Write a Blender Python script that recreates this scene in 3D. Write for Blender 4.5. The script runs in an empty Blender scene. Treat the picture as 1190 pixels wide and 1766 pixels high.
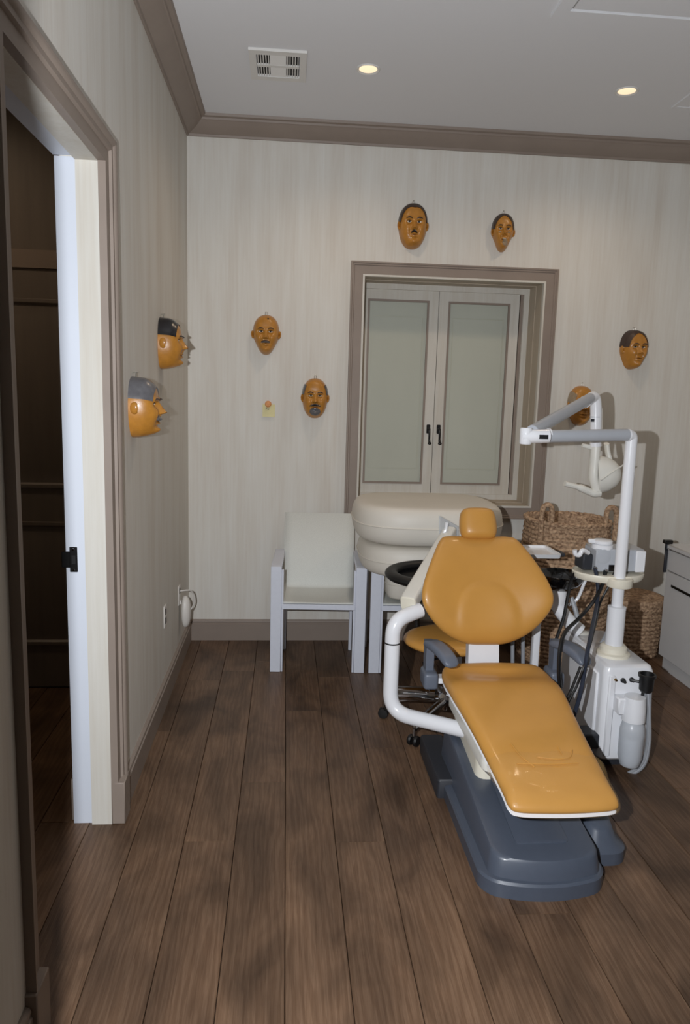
import bpy, bmesh, math, random
from mathutils import Vector, Matrix
random.seed(7)
scn = bpy.context.scene
COL = scn.collection

# ------------------------------------------------------------------ camera
F_PX, PX, PY, CAM_H = 1256.8, 594.0, 864.0, 1.68
YAW, PIT, ROL = 0.08261209, -0.150771, 0.02801
def _basis():
    cy, sy, cp, sp = math.cos(YAW), math.sin(YAW), math.cos(PIT), math.sin(PIT)
    d = Vector((sy*cp, cy*cp, sp)); r = Vector((cy, -sy, 0)); u = r.cross(d)
    c, s = math.cos(ROL), math.sin(ROL)
    return c*r + s*u, -s*r + c*u, d
CR, CU, CD = _basis()
CC = Vector((0, 0, CAM_H))
cam = bpy.data.cameras.new('camera'); camo = bpy.data.objects.new('camera', cam); COL.objects.link(camo)
cam.sensor_fit = 'HORIZONTAL'; cam.sensor_width = 36.0
cam.lens = F_PX/1190*36.0
cam.shift_x = (595-PX)/1190; cam.shift_y = -(883-PY)/1190
cam.clip_start = 0.02
camo.matrix_world = Matrix(((CR.x, CU.x, -CD.x, CC.x), (CR.y, CU.y, -CD.y, CC.y), (CR.z, CU.z, -CD.z, CC.z), (0, 0, 0, 1)))
scn.camera = camo

# ------------------------------------------------------------------ light and exposure
vs = scn.view_settings
vs.view_transform = 'Standard'; vs.look = 'None'; vs.gamma = 1.0; vs.use_curve_mapping = False
vs.exposure = 0.0
FLASH_W, DOWN_W, WORLD = 312.0, 20.0, 0.03
w = bpy.data.worlds.new('world'); scn.world = w; w.use_nodes = True
w.node_tree.nodes['Background'].inputs[0].default_value = (1.0, 0.93, 0.85, 1)
w.node_tree.nodes['Background'].inputs[1].default_value = WORLD
fl_ = bpy.data.lights.new('camera_flash', 'SPOT'); flo = bpy.data.objects.new('camera_flash', fl_); COL.objects.link(flo)
fl_.energy = FLASH_W; fl_.color = (0.93, 0.96, 1.0); fl_.shadow_soft_size = 0.012
fl_.spot_size = math.radians(115); fl_.spot_blend = 0.3
flo.location = (-0.18, 0.19, 1.69); flo.rotation_euler = (math.radians(90-2), 0, -math.radians(5))

# ------------------------------------------------------------------ room numbers (metres)
XL, XR, YB, YF, ZC = -0.625, 2.95, 4.755, -0.12, 3.272
HALL_X, HALL_Y = -2.3, 4.0

def ray(x, y): return CR*((x-PX)/F_PX) - CU*((y-PY)/F_PX) + CD
def atY(x, y, v): d = ray(x, y); return CC + d*((v-CC.y)/d.y)
def atX(x, y, v): d = ray(x, y); return CC + d*((v-CC.x)/d.x)
def atZ(x, y, v): d = ray(x, y); return CC + d*((v-CC.z)/d.z)

# ------------------------------------------------------------------ materials
def lin(r, g, b):
    f = lambda c: (c/255/12.92) if c/255 <= 0.04045 else ((c/255+0.055)/1.055)**2.4
    return (f(r), f(g), f(b), 1)
MATS = {}
def mat(name, rgb, rough=0.5, metal=0.0, coat=0.0, spec=0.5, noise=None, bump=None, transmission=0.0, alpha=None, emit=None):
    """noise=(scale xyz, amount)  bump=(scale xyz, strength)"""
    m = bpy.data.materials.new(name); m.use_nodes = True; nt = m.node_tree
    b = nt.nodes['Principled BSDF']
    col = lin(*rgb)
    b.inputs['Base Color'].default_value = col
    b.inputs['Roughness'].default_value = rough; b.inputs['Metallic'].default_value = metal
    b.inputs['Coat Weight'].default_value = coat; b.inputs['Coat Roughness'].default_value = 0.08
    b.inputs['Specular IOR Level'].default_value = spec
    b.inputs['Transmission Weight'].default_value = transmission
    if alpha is not None: b.inputs['Alpha'].default_value = alpha
    if emit: b.inputs['Emission Color'].default_value = lin(*emit[0]); b.inputs['Emission Strength'].default_value = emit[1]
    if noise or bump: tc = nt.nodes.new('ShaderNodeTexCoord')
    if noise:
        mp = nt.nodes.new('ShaderNodeMapping'); mp.inputs['Scale'].default_value = noise[0]
        nt.links.new(tc.outputs['Object'], mp.inputs['Vector'])
        n = nt.nodes.new('ShaderNodeTexNoise'); n.inputs['Scale'].default_value = 1; n.inputs['Detail'].default_value = 5
        nt.links.new(mp.outputs[0], n.inputs['Vector'])
        cr = nt.nodes.new('ShaderNodeValToRGB'); a = noise[1]
        cr.color_ramp.elements[0].position = 0.3; cr.color_ramp.elements[1].position = 0.7
        cr.color_ramp.elements[0].color = tuple(c*(1-a) for c in col[:3])+(1,)
        hi = noise[2] if len(noise) > 2 else None
        cr.color_ramp.elements[1].color = lin(*hi) if hi else tuple(min(1, c*(1+a)) for c in col[:3])+(1,)
        nt.links.new(n.outputs['Fac'], cr.inputs[0]); nt.links.new(cr.outputs[0], b.inputs['Base Color'])
    if bump:
        mp = nt.nodes.new('ShaderNodeMapping'); mp.inputs['Scale'].default_value = bump[0]
        nt.links.new(tc.outputs['Object'], mp.inputs['Vector'])
        n = nt.nodes.new('ShaderNodeTexNoise'); n.inputs['Scale'].default_value = 1; n.inputs['Detail'].default_value = 3
        nt.links.new(mp.outputs[0], n.inputs['Vector'])
        bp = nt.nodes.new('ShaderNodeBump'); bp.inputs['Strength'].default_value = bump[1]; bp.inputs['Distance'].default_value = 0.004
        nt.links.new(n.outputs['Fac'], bp.inputs['Height']); nt.links.new(bp.outputs[0], b.inputs['Normal'])
    MATS[name] = m
    return m

def strie(name, base, dark, light, rough=0.75):
    """brushed plaster wall: broad and fine vertical streaks"""
    m = bpy.data.materials.new(name); m.use_nodes = True; nt = m.node_tree; b = nt.nodes['Principled BSDF']
    b.inputs['Roughness'].default_value = rough; b.inputs['Specular IOR Level'].default_value = 0.2
    tc = nt.nodes.new('ShaderNodeTexCoord')
    facs = []
    for sc in ((9, 9, 1.0), (70, 70, 2.0)):
        mp = nt.nodes.new('ShaderNodeMapping'); mp.inputs['Scale'].default_value = sc
        nt.links.new(tc.outputs['Object'], mp.inputs['Vector'])
        n = nt.nodes.new('ShaderNodeTexNoise'); n.inputs['Scale'].default_value = 1; n.inputs['Detail'].default_value = 4; n.inputs['Roughness'].default_value = 0.6
        nt.links.new(mp.outputs[0], n.inputs['Vector']); facs.append(n)
    wt = nt.nodes.new('ShaderNodeMath'); wt.operation = 'MULTIPLY_ADD'; wt.inputs[1].default_value = 0.55; wt.inputs[2].default_value = 0.225
    nt.links.new(facs[1].outputs['Fac'], wt.inputs[0])
    mx = nt.nodes.new('ShaderNodeMath'); mx.operation = 'ADD'
    nt.links.new(facs[0].outputs['Fac'], mx.inputs[0]); nt.links.new(wt.outputs[0], mx.inputs[1])
    cr = nt.nodes.new('ShaderNodeValToRGB'); e = cr.color_ramp.elements
    hf = nt.nodes.new('ShaderNodeMath'); hf.operation = 'MULTIPLY'; hf.inputs[1].default_value = 0.5
    nt.links.new(mx.outputs[0], hf.inputs[0]); nt.links.new(hf.outputs[0], cr.inputs[0])
    e[0].position = 0.36; e[0].color = lin(*dark); e[1].position = 0.64; e[1].color = lin(*light)
    k = cr.color_ramp.elements.new(0.5); k.color = lin(*base)
    nt.links.new(cr.outputs[0], b.inputs['Base Color'])
    bp = nt.nodes.new('ShaderNodeBump'); bp.inputs['Strength'].default_value = 0.12; bp.inputs['Distance'].default_value = 0.003
    nt.links.new(facs[1].outputs['Fac'], bp.inputs['Height']); nt.links.new(bp.outputs[0], b.inputs['Normal'])
    MATS[name] = m; return m

def wood(name):
    m = bpy.data.materials.new(name); m.use_nodes = True; nt = m.node_tree; b = nt.nodes['Principled BSDF']
    N, L = nt.nodes.new, nt.links.new
    tc = N('ShaderNodeTexCoord'); oi = N('ShaderNodeObjectInfo')
    off = N('ShaderNodeVectorMath'); off.operation = 'SCALE'; off.inputs['Scale'].default_value = 37.0
    cmb = N('ShaderNodeCombineXYZ')
    for i in range(3): L(oi.outputs['Random'], cmb.inputs[i])
    L(cmb.outputs[0], off.inputs[0])
    add = N('ShaderNodeVectorMath'); L(tc.outputs['Object'], add.inputs[0]); L(off.outputs[0], add.inputs[1])
    def noise(sc, det=4, dist=0.0):
        mp = N('ShaderNodeMapping'); mp.inputs['Scale'].default_value = sc; L(add.outputs[0], mp.inputs['Vector'])
        n = N('ShaderNodeTexNoise'); n.inputs['Scale'].default_value = 1; n.inputs['Detail'].default_value = det; n.inputs['Distortion'].default_value = dist
        L(mp.outputs[0], n.inputs['Vector']); return n
    big = noise((5, 2.2, 1), 4, 0.8)          # cloudy stain
    grain = noise((260, 9, 1), 5, 0.5)        # fine fibre
    # cathedral figure
    mp = N('ShaderNodeMapping'); mp.inputs['Scale'].default_value = (9, 0.9, 1); L(add.outputs[0], mp.inputs['Vector'])
    wv = N('ShaderNodeTexWave'); wv.wave_type = 'BANDS'; wv.bands_direction = 'X'; wv.inputs['Scale'].default_value = 1.5
    wv.inputs['Distortion'].default_value = 14; wv.inputs['Detail'].default_value = 3; wv.inputs['Detail Scale'].default_value = 1.2
    L(mp.outputs[0], wv.inputs['Vector'])
    cr = N('ShaderNodeValToRGB'); e = cr.color_ramp.elements
    e[0].position = 0.28; e[0].color = lin(74, 57, 44); e[1].position = 0.72; e[1].color = lin(126, 100, 79)
    L(big.outputs['Fac'], cr.inputs[0])
    def mixc(fac_node, fac_out, a, col, amount, mode='MULTIPLY'):
        mx = N('ShaderNodeMix'); mx.data_type = 'RGBA'; mx.blend_type = mode
        mr = N('ShaderNodeMapRange'); mr.inputs['From Min'].default_value = 0.35; mr.inputs['From Max'].default_value = 0.7
        mr.inputs['To Min'].default_value = 0; mr.inputs['To Max'].default_value = amount
        L(fac_node.outputs[fac_out], mr.inputs['Value']); L(mr.outputs[0], mx.inputs['Factor'])
        L(a, mx.inputs['A']); mx.inputs['B'].default_value = col; return mx.outputs['Result']
    c = mixc(grain, 'Fac', cr.outputs[0], lin(184, 168, 156), 0.5)
    c = mixc(wv, 'Fac', c, lin(190, 174, 158), 0.35)
    # knots
    vo = N('ShaderNodeTexVoronoi'); mpv = N('ShaderNodeMapping'); mpv.inputs['Scale'].default_value = (4.2, 1.9, 1); L(add.outputs[0], mpv.inputs['Vector']); L(mpv.outputs[0], vo.inputs['Vector']); vo.inputs['Scale'].default_value = 1
    mr = N('ShaderNodeMapRange'); mr.inputs['From Min'].default_value = 0.02; mr.inputs['From Max'].default_value = 0.13; mr.inputs['To Min'].default_value = 0.6; mr.inputs['To Max'].default_value = 0
    L(vo.outputs['Distance'], mr.inputs['Value'])
    mk = N('ShaderNodeMix'); mk.data_type = 'RGBA'; L(mr.outputs[0], mk.inputs['Factor']); L(c, mk.inputs['A']); mk.inputs['B'].default_value = lin(52, 40, 34)
    # per plank tone
    hs = N('ShaderNodeHueSaturation'); L(mk.outputs['Result'], hs.inputs['Color'])
    mr2 = N('ShaderNodeMapRange'); mr2.inputs['To Min'].default_value = 0.88; mr2.inputs['To Max'].default_value = 1.12
    L(oi.outputs['Random'], mr2.inputs['Value']); L(mr2.outputs[0], hs.inputs['Value'])
    L(hs.outputs[0], b.inputs['Base Color'])
    b.inputs['Roughness'].default_value = 0.42; b.inputs['Specular IOR Level'].default_value = 0.35
    bp = N('ShaderNodeBump'); bp.inputs['Strength'].default_value = 0.25; bp.inputs['Distance'].default_value = 0.002
    L(grain.outputs['Fac'], bp.inputs['Height']); L(bp.outputs[0], b.inputs['Normal'])
    MATS[name] = m; return m

def straw(name):
    m = bpy.data.materials.new(name); m.use_nodes = True; nt = m.node_tree; b = nt.nodes['Principled BSDF']
    N, L = nt.nodes.new, nt.links.new
    tc = N('ShaderNodeTexCoord'); mp = N('ShaderNodeMapping'); mp.inputs['Scale'].default_value = (55, 55, 75); L(tc.outputs['Object'], mp.inputs['Vector'])
    n = N('ShaderNodeTexNoise'); n.inputs['Scale'].default_value = 1; n.inputs['Detail'].default_value = 3; L(mp.outputs[0], n.inputs['Vector'])
    cr = N('ShaderNodeValToRGB'); e = cr.color_ramp.elements
    e[0].position = 0.3; e[0].color = lin(118, 90, 68); e[1].position = 0.68; e[1].color = lin(204, 172, 140)
    L(n.outputs['Fac'], cr.inputs[0]); L(cr.outputs[0], b.inputs['Base Color']); b.inputs['Roughness'].default_value = 0.85
    bp = N('ShaderNodeBump'); bp.inputs['Strength'].default_value = 0.6; bp.inputs['Distance'].default_value = 0.006
    L(n.outputs['Fac'], bp.inputs['Height']); L(bp.outputs[0], b.inputs['Normal']); MATS[name] = m; return m

strie('wall_plaster', (210, 206, 198), (202, 195, 185), (216, 214, 208))
mat('ceiling_paint', (218, 218, 220), 0.9, spec=0.2, bump=((60, 60, 60), 0.05))
mat('taupe_trim', (138, 125, 115), 0.5, spec=0.35, noise=((6, 6, 6), 0.05))
strie('cream_paint', (200, 196, 187), (193, 186, 174), (207, 204, 197), 0.55)
mat('sand_reveal', (176, 163, 145), 0.6, noise=((20, 20, 3), 0.06))
mat('jamb_white', (204, 209, 219), 0.45, noise=((8, 8, 2), 0.02))
wood('oak_plank')
mat('subfloor', (26, 20, 17), 0.9, noise=((10, 10, 10), 0.1))
mat('dark_door', (112, 103, 95), 0.45, noise=((20, 20, 2), 0.08))
mat('leaf_paint', (34, 29, 26), 0.6, noise=((20, 20, 2), 0.08))
mat('black_metal', (18, 17, 17), 0.35, metal=0.2, noise=((30, 30, 30), 0.1))
mat('upholstery', (197, 143, 68), 0.41, coat=0.12, spec=0.5, noise=((9, 9, 9), 0.03), bump=((420, 420, 420), 0.06))
mat('white_enamel', (233, 234, 238), 0.22, coat=0.3, noise=((5, 5, 5), 0.015))
mat('ivory_plastic', (228, 222, 205), 0.4, noise=((5, 5, 5), 0.02))
mat('warm_white_plastic', (224, 222, 214), 0.35, noise=((5, 5, 5), 0.02))
mat('grey_plastic', (74, 81, 94), 0.38, coat=0.1, noise=((40, 40, 40), 0.03))
mat('arm_grey', (98, 105, 118), 0.42, noise=((40, 40, 40), 0.03))
mat('dark_plastic', (44, 46, 52), 0.5, noise=((30, 30, 30), 0.05))
mat('panel_grey', (176, 180, 187), 0.35, noise=((20, 20, 20), 0.02))
mat('black_rubber', (17, 17, 18), 0.45, noise=((20, 20, 20), 0.1))
mat('black_gloss', (10, 10, 11), 0.08, coat=0.5, noise=((9, 9, 9), 0.1))
mat('navy_hose', (38, 44, 58), 0.4, noise=((20, 20, 20), 0.1))
mat('grey_hose', (150, 153, 158), 0.4, noise=((20, 20, 20), 0.06))
mat('chrome', (200, 200, 202), 0.12, metal=1.0, noise=((9, 9, 9), 0.02))
mat('sling_mesh', (216, 218, 213), 0.8, noise=((300, 300, 300), 0.07), bump=((700, 700, 700), 0.25))
mat('white_powder', (212, 216, 227), 0.5, noise=((40, 40, 40), 0.02))
mat('white_vinyl', (214, 208, 197), 0.5, noise=((5, 5, 5), 0.02), bump=((14, 14, 14), 0.12))
mat('frosted_pane', (194, 197, 185), 0.16, spec=0.5, noise=((3, 3, 1), 0.04), alpha=0.86)
mat('pane_line', (176, 178, 164), 0.3, noise=((3, 3, 1), 0.04))
mat('mask_skin', (176, 120, 46), 0.34, coat=0.15, noise=((38, 38, 38), 0.1), bump=((60, 60, 60), 0.15))
mat('mask_brown', (62, 47, 39), 0.4, noise=((60, 60, 60), 0.15))
mat('mask_black', (28, 26, 28), 0.3, coat=0.2, noise=((60, 60, 60), 0.15))
mat('mask_grey', (92, 91, 94), 0.3, coat=0.2, noise=((50, 50, 50), 0.12))
mat('mask_silver', (150, 132, 108), 0.45, noise=((60, 60, 60), 0.15))
mat('mask_white', (222, 212, 196), 0.5, noise=((60, 60, 60), 0.05))
mat('mask_lip', (120, 66, 26), 0.45, noise=((60, 60, 60), 0.1))
mat('wire', (190, 186, 176), 0.3, metal=0.8, noise=((60, 60, 60), 0.05))
mat('paper_yellow', (214, 206, 158), 0.8, noise=((60, 60, 60), 0.03))
mat('ink', (92, 92, 100), 0.8, noise=((60, 60, 60), 0.05))
mat('orange_wood', (206, 140, 84), 0.6, noise=((90, 90, 90), 0.15))
straw('woven_straw')
mat('cabinet_grey', (204, 205, 206), 0.45, noise=((5, 5, 5), 0.02))
mat('bottle_plastic', (214, 218, 224), 0.3, spec=0.5, noise=((8, 8, 8), 0.02), alpha=0.62)
mat('water', (196, 204, 214), 0.15, noise=((8, 8, 8), 0.02))
mat('acrylic', (214, 220, 226), 0.08, spec=0.6, noise=((8, 8, 8), 0.02), alpha=0.38)
mat('clear_cover', (222, 184, 120), 0.08, spec=0.8, noise=((8, 8, 8), 0.02), bump=((22, 22, 22), 1.0), alpha=0.10)
mat('lamp_glow', (255, 236, 205), 0.5, noise=((8, 8, 8), 0.02), emit=((255, 225, 185), 0.85))
mat('vent_white', (214, 212, 208), 0.5, noise=((8, 8, 8), 0.02))
mat('vent_dark', (34, 31, 29), 0.8, noise=((8, 8, 8), 0.1))
mat('outlet_white', (214, 210, 204), 0.4, noise=((8, 8, 8), 0.02))
mat('brass', (150, 118, 66), 0.3, metal=1.0, noise=((8, 8, 8), 0.05))

# ------------------------------------------------------------------ mesh helpers
class MB:
    def __init__(s): s.v = []; s.f = []; s.smooth = []
    def add(s, vs, fs, smooth=False):
        o = len(s.v); s.v += [tuple(p) for p in vs]
        for f in fs: s.f.append(tuple(i+o for i in f)); s.smooth.append(smooth)
        return s
    def box(s, x0, x1, y0, y1, z0, z1, bev=0.0, M=None):
        x0, x1 = min(x0, x1), max(x0, x1); y0, y1 = min(y0, y1), max(y0, y1); z0, z1 = min(z0, z1), max(z0, z1)
        bm = bmesh.new(); bmesh.ops.create_cube(bm, size=1)
        for v in bm.verts: v.co = Vector(((x0+x1)/2+v.co.x*(x1-x0), (y0+y1)/2+v.co.y*(y1-y0), (z0+z1)/2+v.co.z*(z1-z0)))
        if bev > 0:
            b = min(bev, 0.45*min(x1-x0, y1-y0, z1-z0))
            bmesh.ops.bevel(bm, geom=bm.edges[:], offset=b, segments=3 if bev > 0.006 else 1, affect='EDGES', profile=0.5)
        if M is not None: bmesh.ops.transform(bm, matrix=M, verts=bm.verts)
        bm.verts.index_update()
        s.add([v.co.copy() for v in bm.verts], [[v.index for v in f.verts] for f in bm.faces], bev > 0.006)
        bm.free(); return s
    def tube(s, pts, r, seg=12, caps=True, smooth=True, scale=(1, 1)):
        pts = [Vector(p) for p in pts]; n = len(pts)
        rs = r if isinstance(r, (list, tuple)) else [r]*n
        t0 = (pts[1]-pts[0]).normalized()
        up = Vector((0, 0, 1)) if abs(t0.z) < 0.9 else Vector((1, 0, 0))
        nrm = (up - t0*up.dot(t0)).normalized()
        vs, fs = [], []
        for i, p in enumerate(pts):
            t = (pts[min(i+1, n-1)]-pts[max(i-1, 0)]).normalized()
            nrm = (nrm - t*nrm.dot(t)).normalized(); bi = t.cross(nrm)
            for k in range(seg):
                a = 2*math.pi*k/seg
                vs.append(p + (bi*math.cos(a)*scale[0] + nrm*math.sin(a)*scale[1])*rs[i])
        for i in range(n-1):
            for k in range(seg):
                fs.append((i*seg+k, i*seg+(k+1) % seg, (i+1)*seg+(k+1) % seg, (i+1)*seg+k))
        s.add(vs, fs, smooth)
        if caps:
            s.add(vs[:seg], [tuple(range(seg))[::-1]]); s.add(vs[-seg:], [tuple(range(seg))])
        return s
    def lathe(s, prof, c=(0, 0, 0), seg=32, axis=None, smooth=True, sx=1.0, sy=1.0):
        """prof = [(r, h)] from bottom to top"""
        c = Vector(c); M = Matrix.Identity(3)
        if axis is not None: M = Vector((0, 0, 1)).rotation_difference(Vector(axis).normalized()).to_matrix()
        vs, fs = [], []
        for r, h in prof:
            for k in range(seg):
                a = 2*math.pi*k/seg; vs.append(c + M @ Vector((r*math.cos(a)*sx, r*math.sin(a)*sy, h)))
        for i in range(len(prof)-1):
            for k in range(seg): fs.append((i*seg+k, i*seg+(k+1) % seg, (i+1)*seg+(k+1) % seg, (i+1)*seg+k))
        if prof[0][0] > 1e-5: fs.append(tuple(range(seg))[::-1])
        if prof[-1][0] > 1e-5: fs.append(tuple((len(prof)-1)*seg+k for k in range(seg)))
        s.add(vs, fs, smooth); return s
    def prism(s, outline, fn, t0, t1, bev=0.0):
        """outline 2D points, fn(u,v,t)->xyz"""
        n = len(outline); vs = [fn(u, v, t0) for u, v in outline]+[fn(u, v, t1) for u, v in outline]
        fs = [tuple(range(n))[::-1], tuple(range(n, 2*n))]+[(i, (i+1) % n, n+(i+1) % n, n+i) for i in range(n)]
        s.add(vs, fs); return s
    def profile_run(s, prof, a, b, out, up=(0, 0, 1), cut_a=0.0, cut_b=0.0):
        """sweep closed 2D profile (o, z) from a to b; cut = mitre slope per unit of o"""
        a, b, out, up = Vector(a), Vector(b), Vector(out), Vector(up); t = (b-a).normalized(); n = len(prof)
        vs = [a + out*o + up*z + t*(o*cut_a) for o, z in prof] + [b + out*o + up*z - t*(o*cut_b) for o, z in prof]
        s.add(vs, [tuple(range(n)), tuple(range(n, 2*n))[::-1]]+[(i, n+i, n+(i+1) % n, (i+1) % n) for i in range(n)]); return s

WLOC = {}
def finish(o):
    bm = bmesh.new(); bm.from_mesh(o.data); bmesh.ops.remove_doubles(bm, verts=bm.verts, dist=1e-5)
    bmesh.ops.recalc_face_normals(bm, faces=bm.faces); bm.to_mesh(o.data); bm.free()
def part(name, mb, m, parent=None, loc=None, weld=True):
    """one mesh object; coordinates in mb are world coordinates unless the parent is a local-space root"""
    L = Vector(WLOC[parent.name]) if parent is not None else Vector(loc or (0, 0, 0))
    me = bpy.data.meshes.new(name); me.from_pydata([tuple(Vector(p)-L) for p in mb.v], [], mb.f)
    me.polygons.foreach_set('use_smooth', mb.smooth); me.materials.append(MATS[m])
    o = bpy.data.objects.new(name, me); COL.objects.link(o)
    if weld: finish(o)
    me.polygons.foreach_set('use_smooth', [True]*len(me.polygons)); me.set_sharp_from_angle(angle=math.radians(36))
    if parent is not None: o.parent = parent; WLOC[o.name] = tuple(L)
    else: o.location = L; WLOC[o.name] = tuple(L)
    return o
def tag(o, label, cat, group=None):
    o['label'] = label; o['category'] = cat
    if group: o['group'] = group
    return o
def thing(name, loc, label, cat, group=None):
    o = bpy.data.objects.new(name, None); o.empty_display_size = 0.05; COL.objects.link(o); o.location = loc; WLOC[o.name] = tuple(loc)
    return tag(o, label, cat, group)
def struct(name, mb=None, m=None, loc=(0, 0, 0)):
    if mb is None:
        o = bpy.data.objects.new(name, None); COL.objects.link(o); o.location = loc; WLOC[o.name] = tuple(loc)
    else: o = part(name, mb, m, None, loc)
    o['kind'] = 'structure'; return o
def crom(pts, n=8):
    pts = [Vector(p) for p in pts]; P = [pts[0]*2-pts[1]]+pts+[pts[-1]*2-pts[-2]]; out = []
    for i in range(1, len(P)-2):
        for k in range(n):
            t = k/n; a, b, c, d = P[i-1], P[i], P[i+1], P[i+2]
            out.append(0.5*((2*b)+(c-a)*t+(2*a-5*b+4*c-d)*t*t+(3*b-a-3*c+d)*t**3))
    out.append(pts[-1]); return out
def rounded(pts, rad, n=7):
    """polyline with rounded corners"""
    pts = [Vector(p) for p in pts]; out = [pts[0]]
    for i in range(1, len(pts)-1):
        a = (pts[i-1]-pts[i]); b = (pts[i+1]-pts[i]); r = min(rad, a.length*0.48, b.length*0.48)
        p0 = pts[i]+a.normalized()*r; p1 = pts[i]+b.normalized()*r
        for k in range(n+1):
            t = k/n; out.append(p0*(1-t)**2+pts[i]*2*t*(1-t)+p1*t*t)
    out.append(pts[-1]); return out
def smooth_outline(pts, n=6):
    P = [Vector((p[0], p[1], 0)) for p in pts]; m = len(P); out = []
    for i in range(m):
        a, b, c, d = P[i-1], P[i], P[(i+1) % m], P[(i+2) % m]
        for k in range(n):
            t = k/n; q = 0.5*((2*b)+(c-a)*t+(2*a-5*b+4*c-d)*t*t+(3*b-a-3*c+d)*t**3); out.append((q.x, q.y))
    return out
def pillow(mb, outline, fn, T, Tb, rings=14, edge=5.0, disp=None):
    """cushion from a closed outline; front thickness T, back Tb; fn(u,v,h)->xyz"""
    n = len(outline); cu = sum(p[0] for p in outline)/n; cv = sum(p[1] for p in outline)/n
    ss = [math.sin(math.pi/2*i/rings)**0.85 for i in range(1, rings+1)]
    vs, fs = [], []
    def side(sign, thick):
        base = len(vs)
        for s_ in ss:
            e = max(0.0, 1-s_**edge)**(0.5)
            for (u, v) in outline:
                uu, vv = cu+(u-cu)*s_, cv+(v-cv)*s_
                h = sign*thick*e
                if sign > 0 and disp: h += disp(uu, vv, s_)*e
                vs.append(fn(uu, vv, h))
        c = len(vs); h = sign*thick
        if sign > 0 and disp: h += disp(cu, cv, 0)
        vs.append(fn(cu, cv, h))
        for k in range(n): fs.append((c, base+k, base+(k+1) % n))
        for r in range(rings-1):
            for k in range(n): fs.append((base+r*n+k, base+(r+1)*n+k, base+(r+1)*n+(k+1) % n, base+r*n+(k+1) % n))
    side(1, T); side(-1, Tb)
    mb.add(vs, fs, True); return mb
def copy_tree(o, parent=None):
    c = o.copy(); COL.objects.link(c); c.parent = parent
    for ch in o.children: copy_tree(ch, c)
    return c

# ================================================================== THE ROOM
# floor with individual oak planks
fb = MB().box(HALL_X, XR+0.1, YF-1.6, YB+0.12, -0.06, -0.018)
floor = struct('floor', fb, 'subfloor')
PW = 0.1885; SEAM0 = atZ(491.5, 1600, 0).x           # seam that runs straight away from the camera
joints = {-2: [atZ(366, 1173, 0).y, 1.2], -1: [atZ(372, 1450, 0).y, 4.2], 0: [atZ(455, 1349, 0).y, 1.0, 4.35], 1: [atZ(520, 1226, 0).y, 1.15],
          2: [atZ(613, 1452, 0).y, 4.1], 3: [atZ(652, 1290, 0).y, 0.9], 4: [1.55, 3.9], 5: [atZ(832, 1579, 0).y, 3.4]}
i0 = int(math.floor((HALL_X-SEAM0)/PW))+1; i1 = int(math.ceil((XR+0.1-SEAM0)/PW))
pm = None
for i in range(i0, i1):
    xa, xb = SEAM0+(i-1)*PW, SEAM0+i*PW
    xa, xb = max(xa, HALL_X), min(xb, XR+0.1)
    js = joints.get(i-0, None)
    if js is None: o_ = random.uniform(0, 1.9); js = [o_-1.2+k*1.9 for k in range(4)]
    js = sorted(j for j in js if YF-1.5 < j < YB); ys = [YF-1.6]+js+[YB+0.1]
    for a, b in zip(ys[:-1], ys[1:]):
        if b-a < 0.05: continue
        g = 0.0010
        mb = MB(); x0, x1, y0, y1 = xa+g, xb-g, a+g, b-g; c = 0.0016
        vs_ = [(x0, y0, -.018), (x1, y0, -.018), (x1, y1, -.018), (x0, y1, -.018), (x0, y0, -c), (x1, y0, -c), (x1, y1, -c), (x0, y1, -c), (x0+c, y0+.0004, 0), (x1-c, y0+.0004, 0), (x1-c, y1-.0004, 0), (x0+c, y1-.0004, 0)]
        fs_ = [(8, 9, 10, 11)]+[(k, (k+1) % 4, 4+(k+1) % 4, 4+k) for k in range(4)]+[(4+k, 4+(k+1) % 4, 8+(k+1) % 4, 8+k) for k in range(4)]
        mb.add(vs_, fs_); part('plank', mb, 'oak_plank', floor, weld=False)

# walls
WX0, WX1, WZ0, WZ1 = 0.47, 1.655, 0.93, 2.408          # recess opening in the back wall
RD = 0.28
wb = MB()
wb.box(XL-0.14, WX0, YB, YB+0.45, 0, ZC); wb.box(WX1, XR+0.1, YB, YB+0.45, 0, ZC)
wb.box(WX0, WX1, YB, YB+0.45, 0, WZ0); wb.box(WX0, WX1, YB, YB+0.45, WZ1, ZC); wb.box(WX0, WX1, YB+RD+0.06, YB+0.45, WZ0, WZ1)
wall_back = struct('wall_back', wb, 'wall_plaster')
JY0, JY1, DH = atX(38, 1000, XL).y, 2.652, 2.42                    # doorway in the left wall
WT = 0.15
wl = MB(); wl.box(XL-WT, XL, JY1+0.02, YB, 0, ZC); wl.box(XL-WT, XL, YF, JY0-0.02, 0, ZC); wl.box(XL-WT, XL, JY0-0.02, JY1+0.02, DH+0.02, ZC)
wall_left = struct('wall_left', wl, 'wall_plaster')
wall_right = struct('wall_right', MB().box(XR, XR+0.1, YF, YB, 0, ZC), 'wall_plaster')
OPX0, OPX1 = -0.53, 0.40                              # the doorway the photographer stands in
wf = MB(); wf.box(XL-WT, OPX0, YF-0.12, YF, 0, ZC); wf.box(OPX1, XR+0.1, YF-0.12, YF, 0, ZC); wf.box(OPX0, OPX1, YF-0.12, YF, 2.42, ZC)
struct('wall_front', wf, 'wall_plaster')
ceiling = struct('ceiling', MB().box(HALL_X, XR+0.1, YF-1.6, YB+0.1, ZC, ZC+0.1), 'ceiling_paint')
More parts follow.
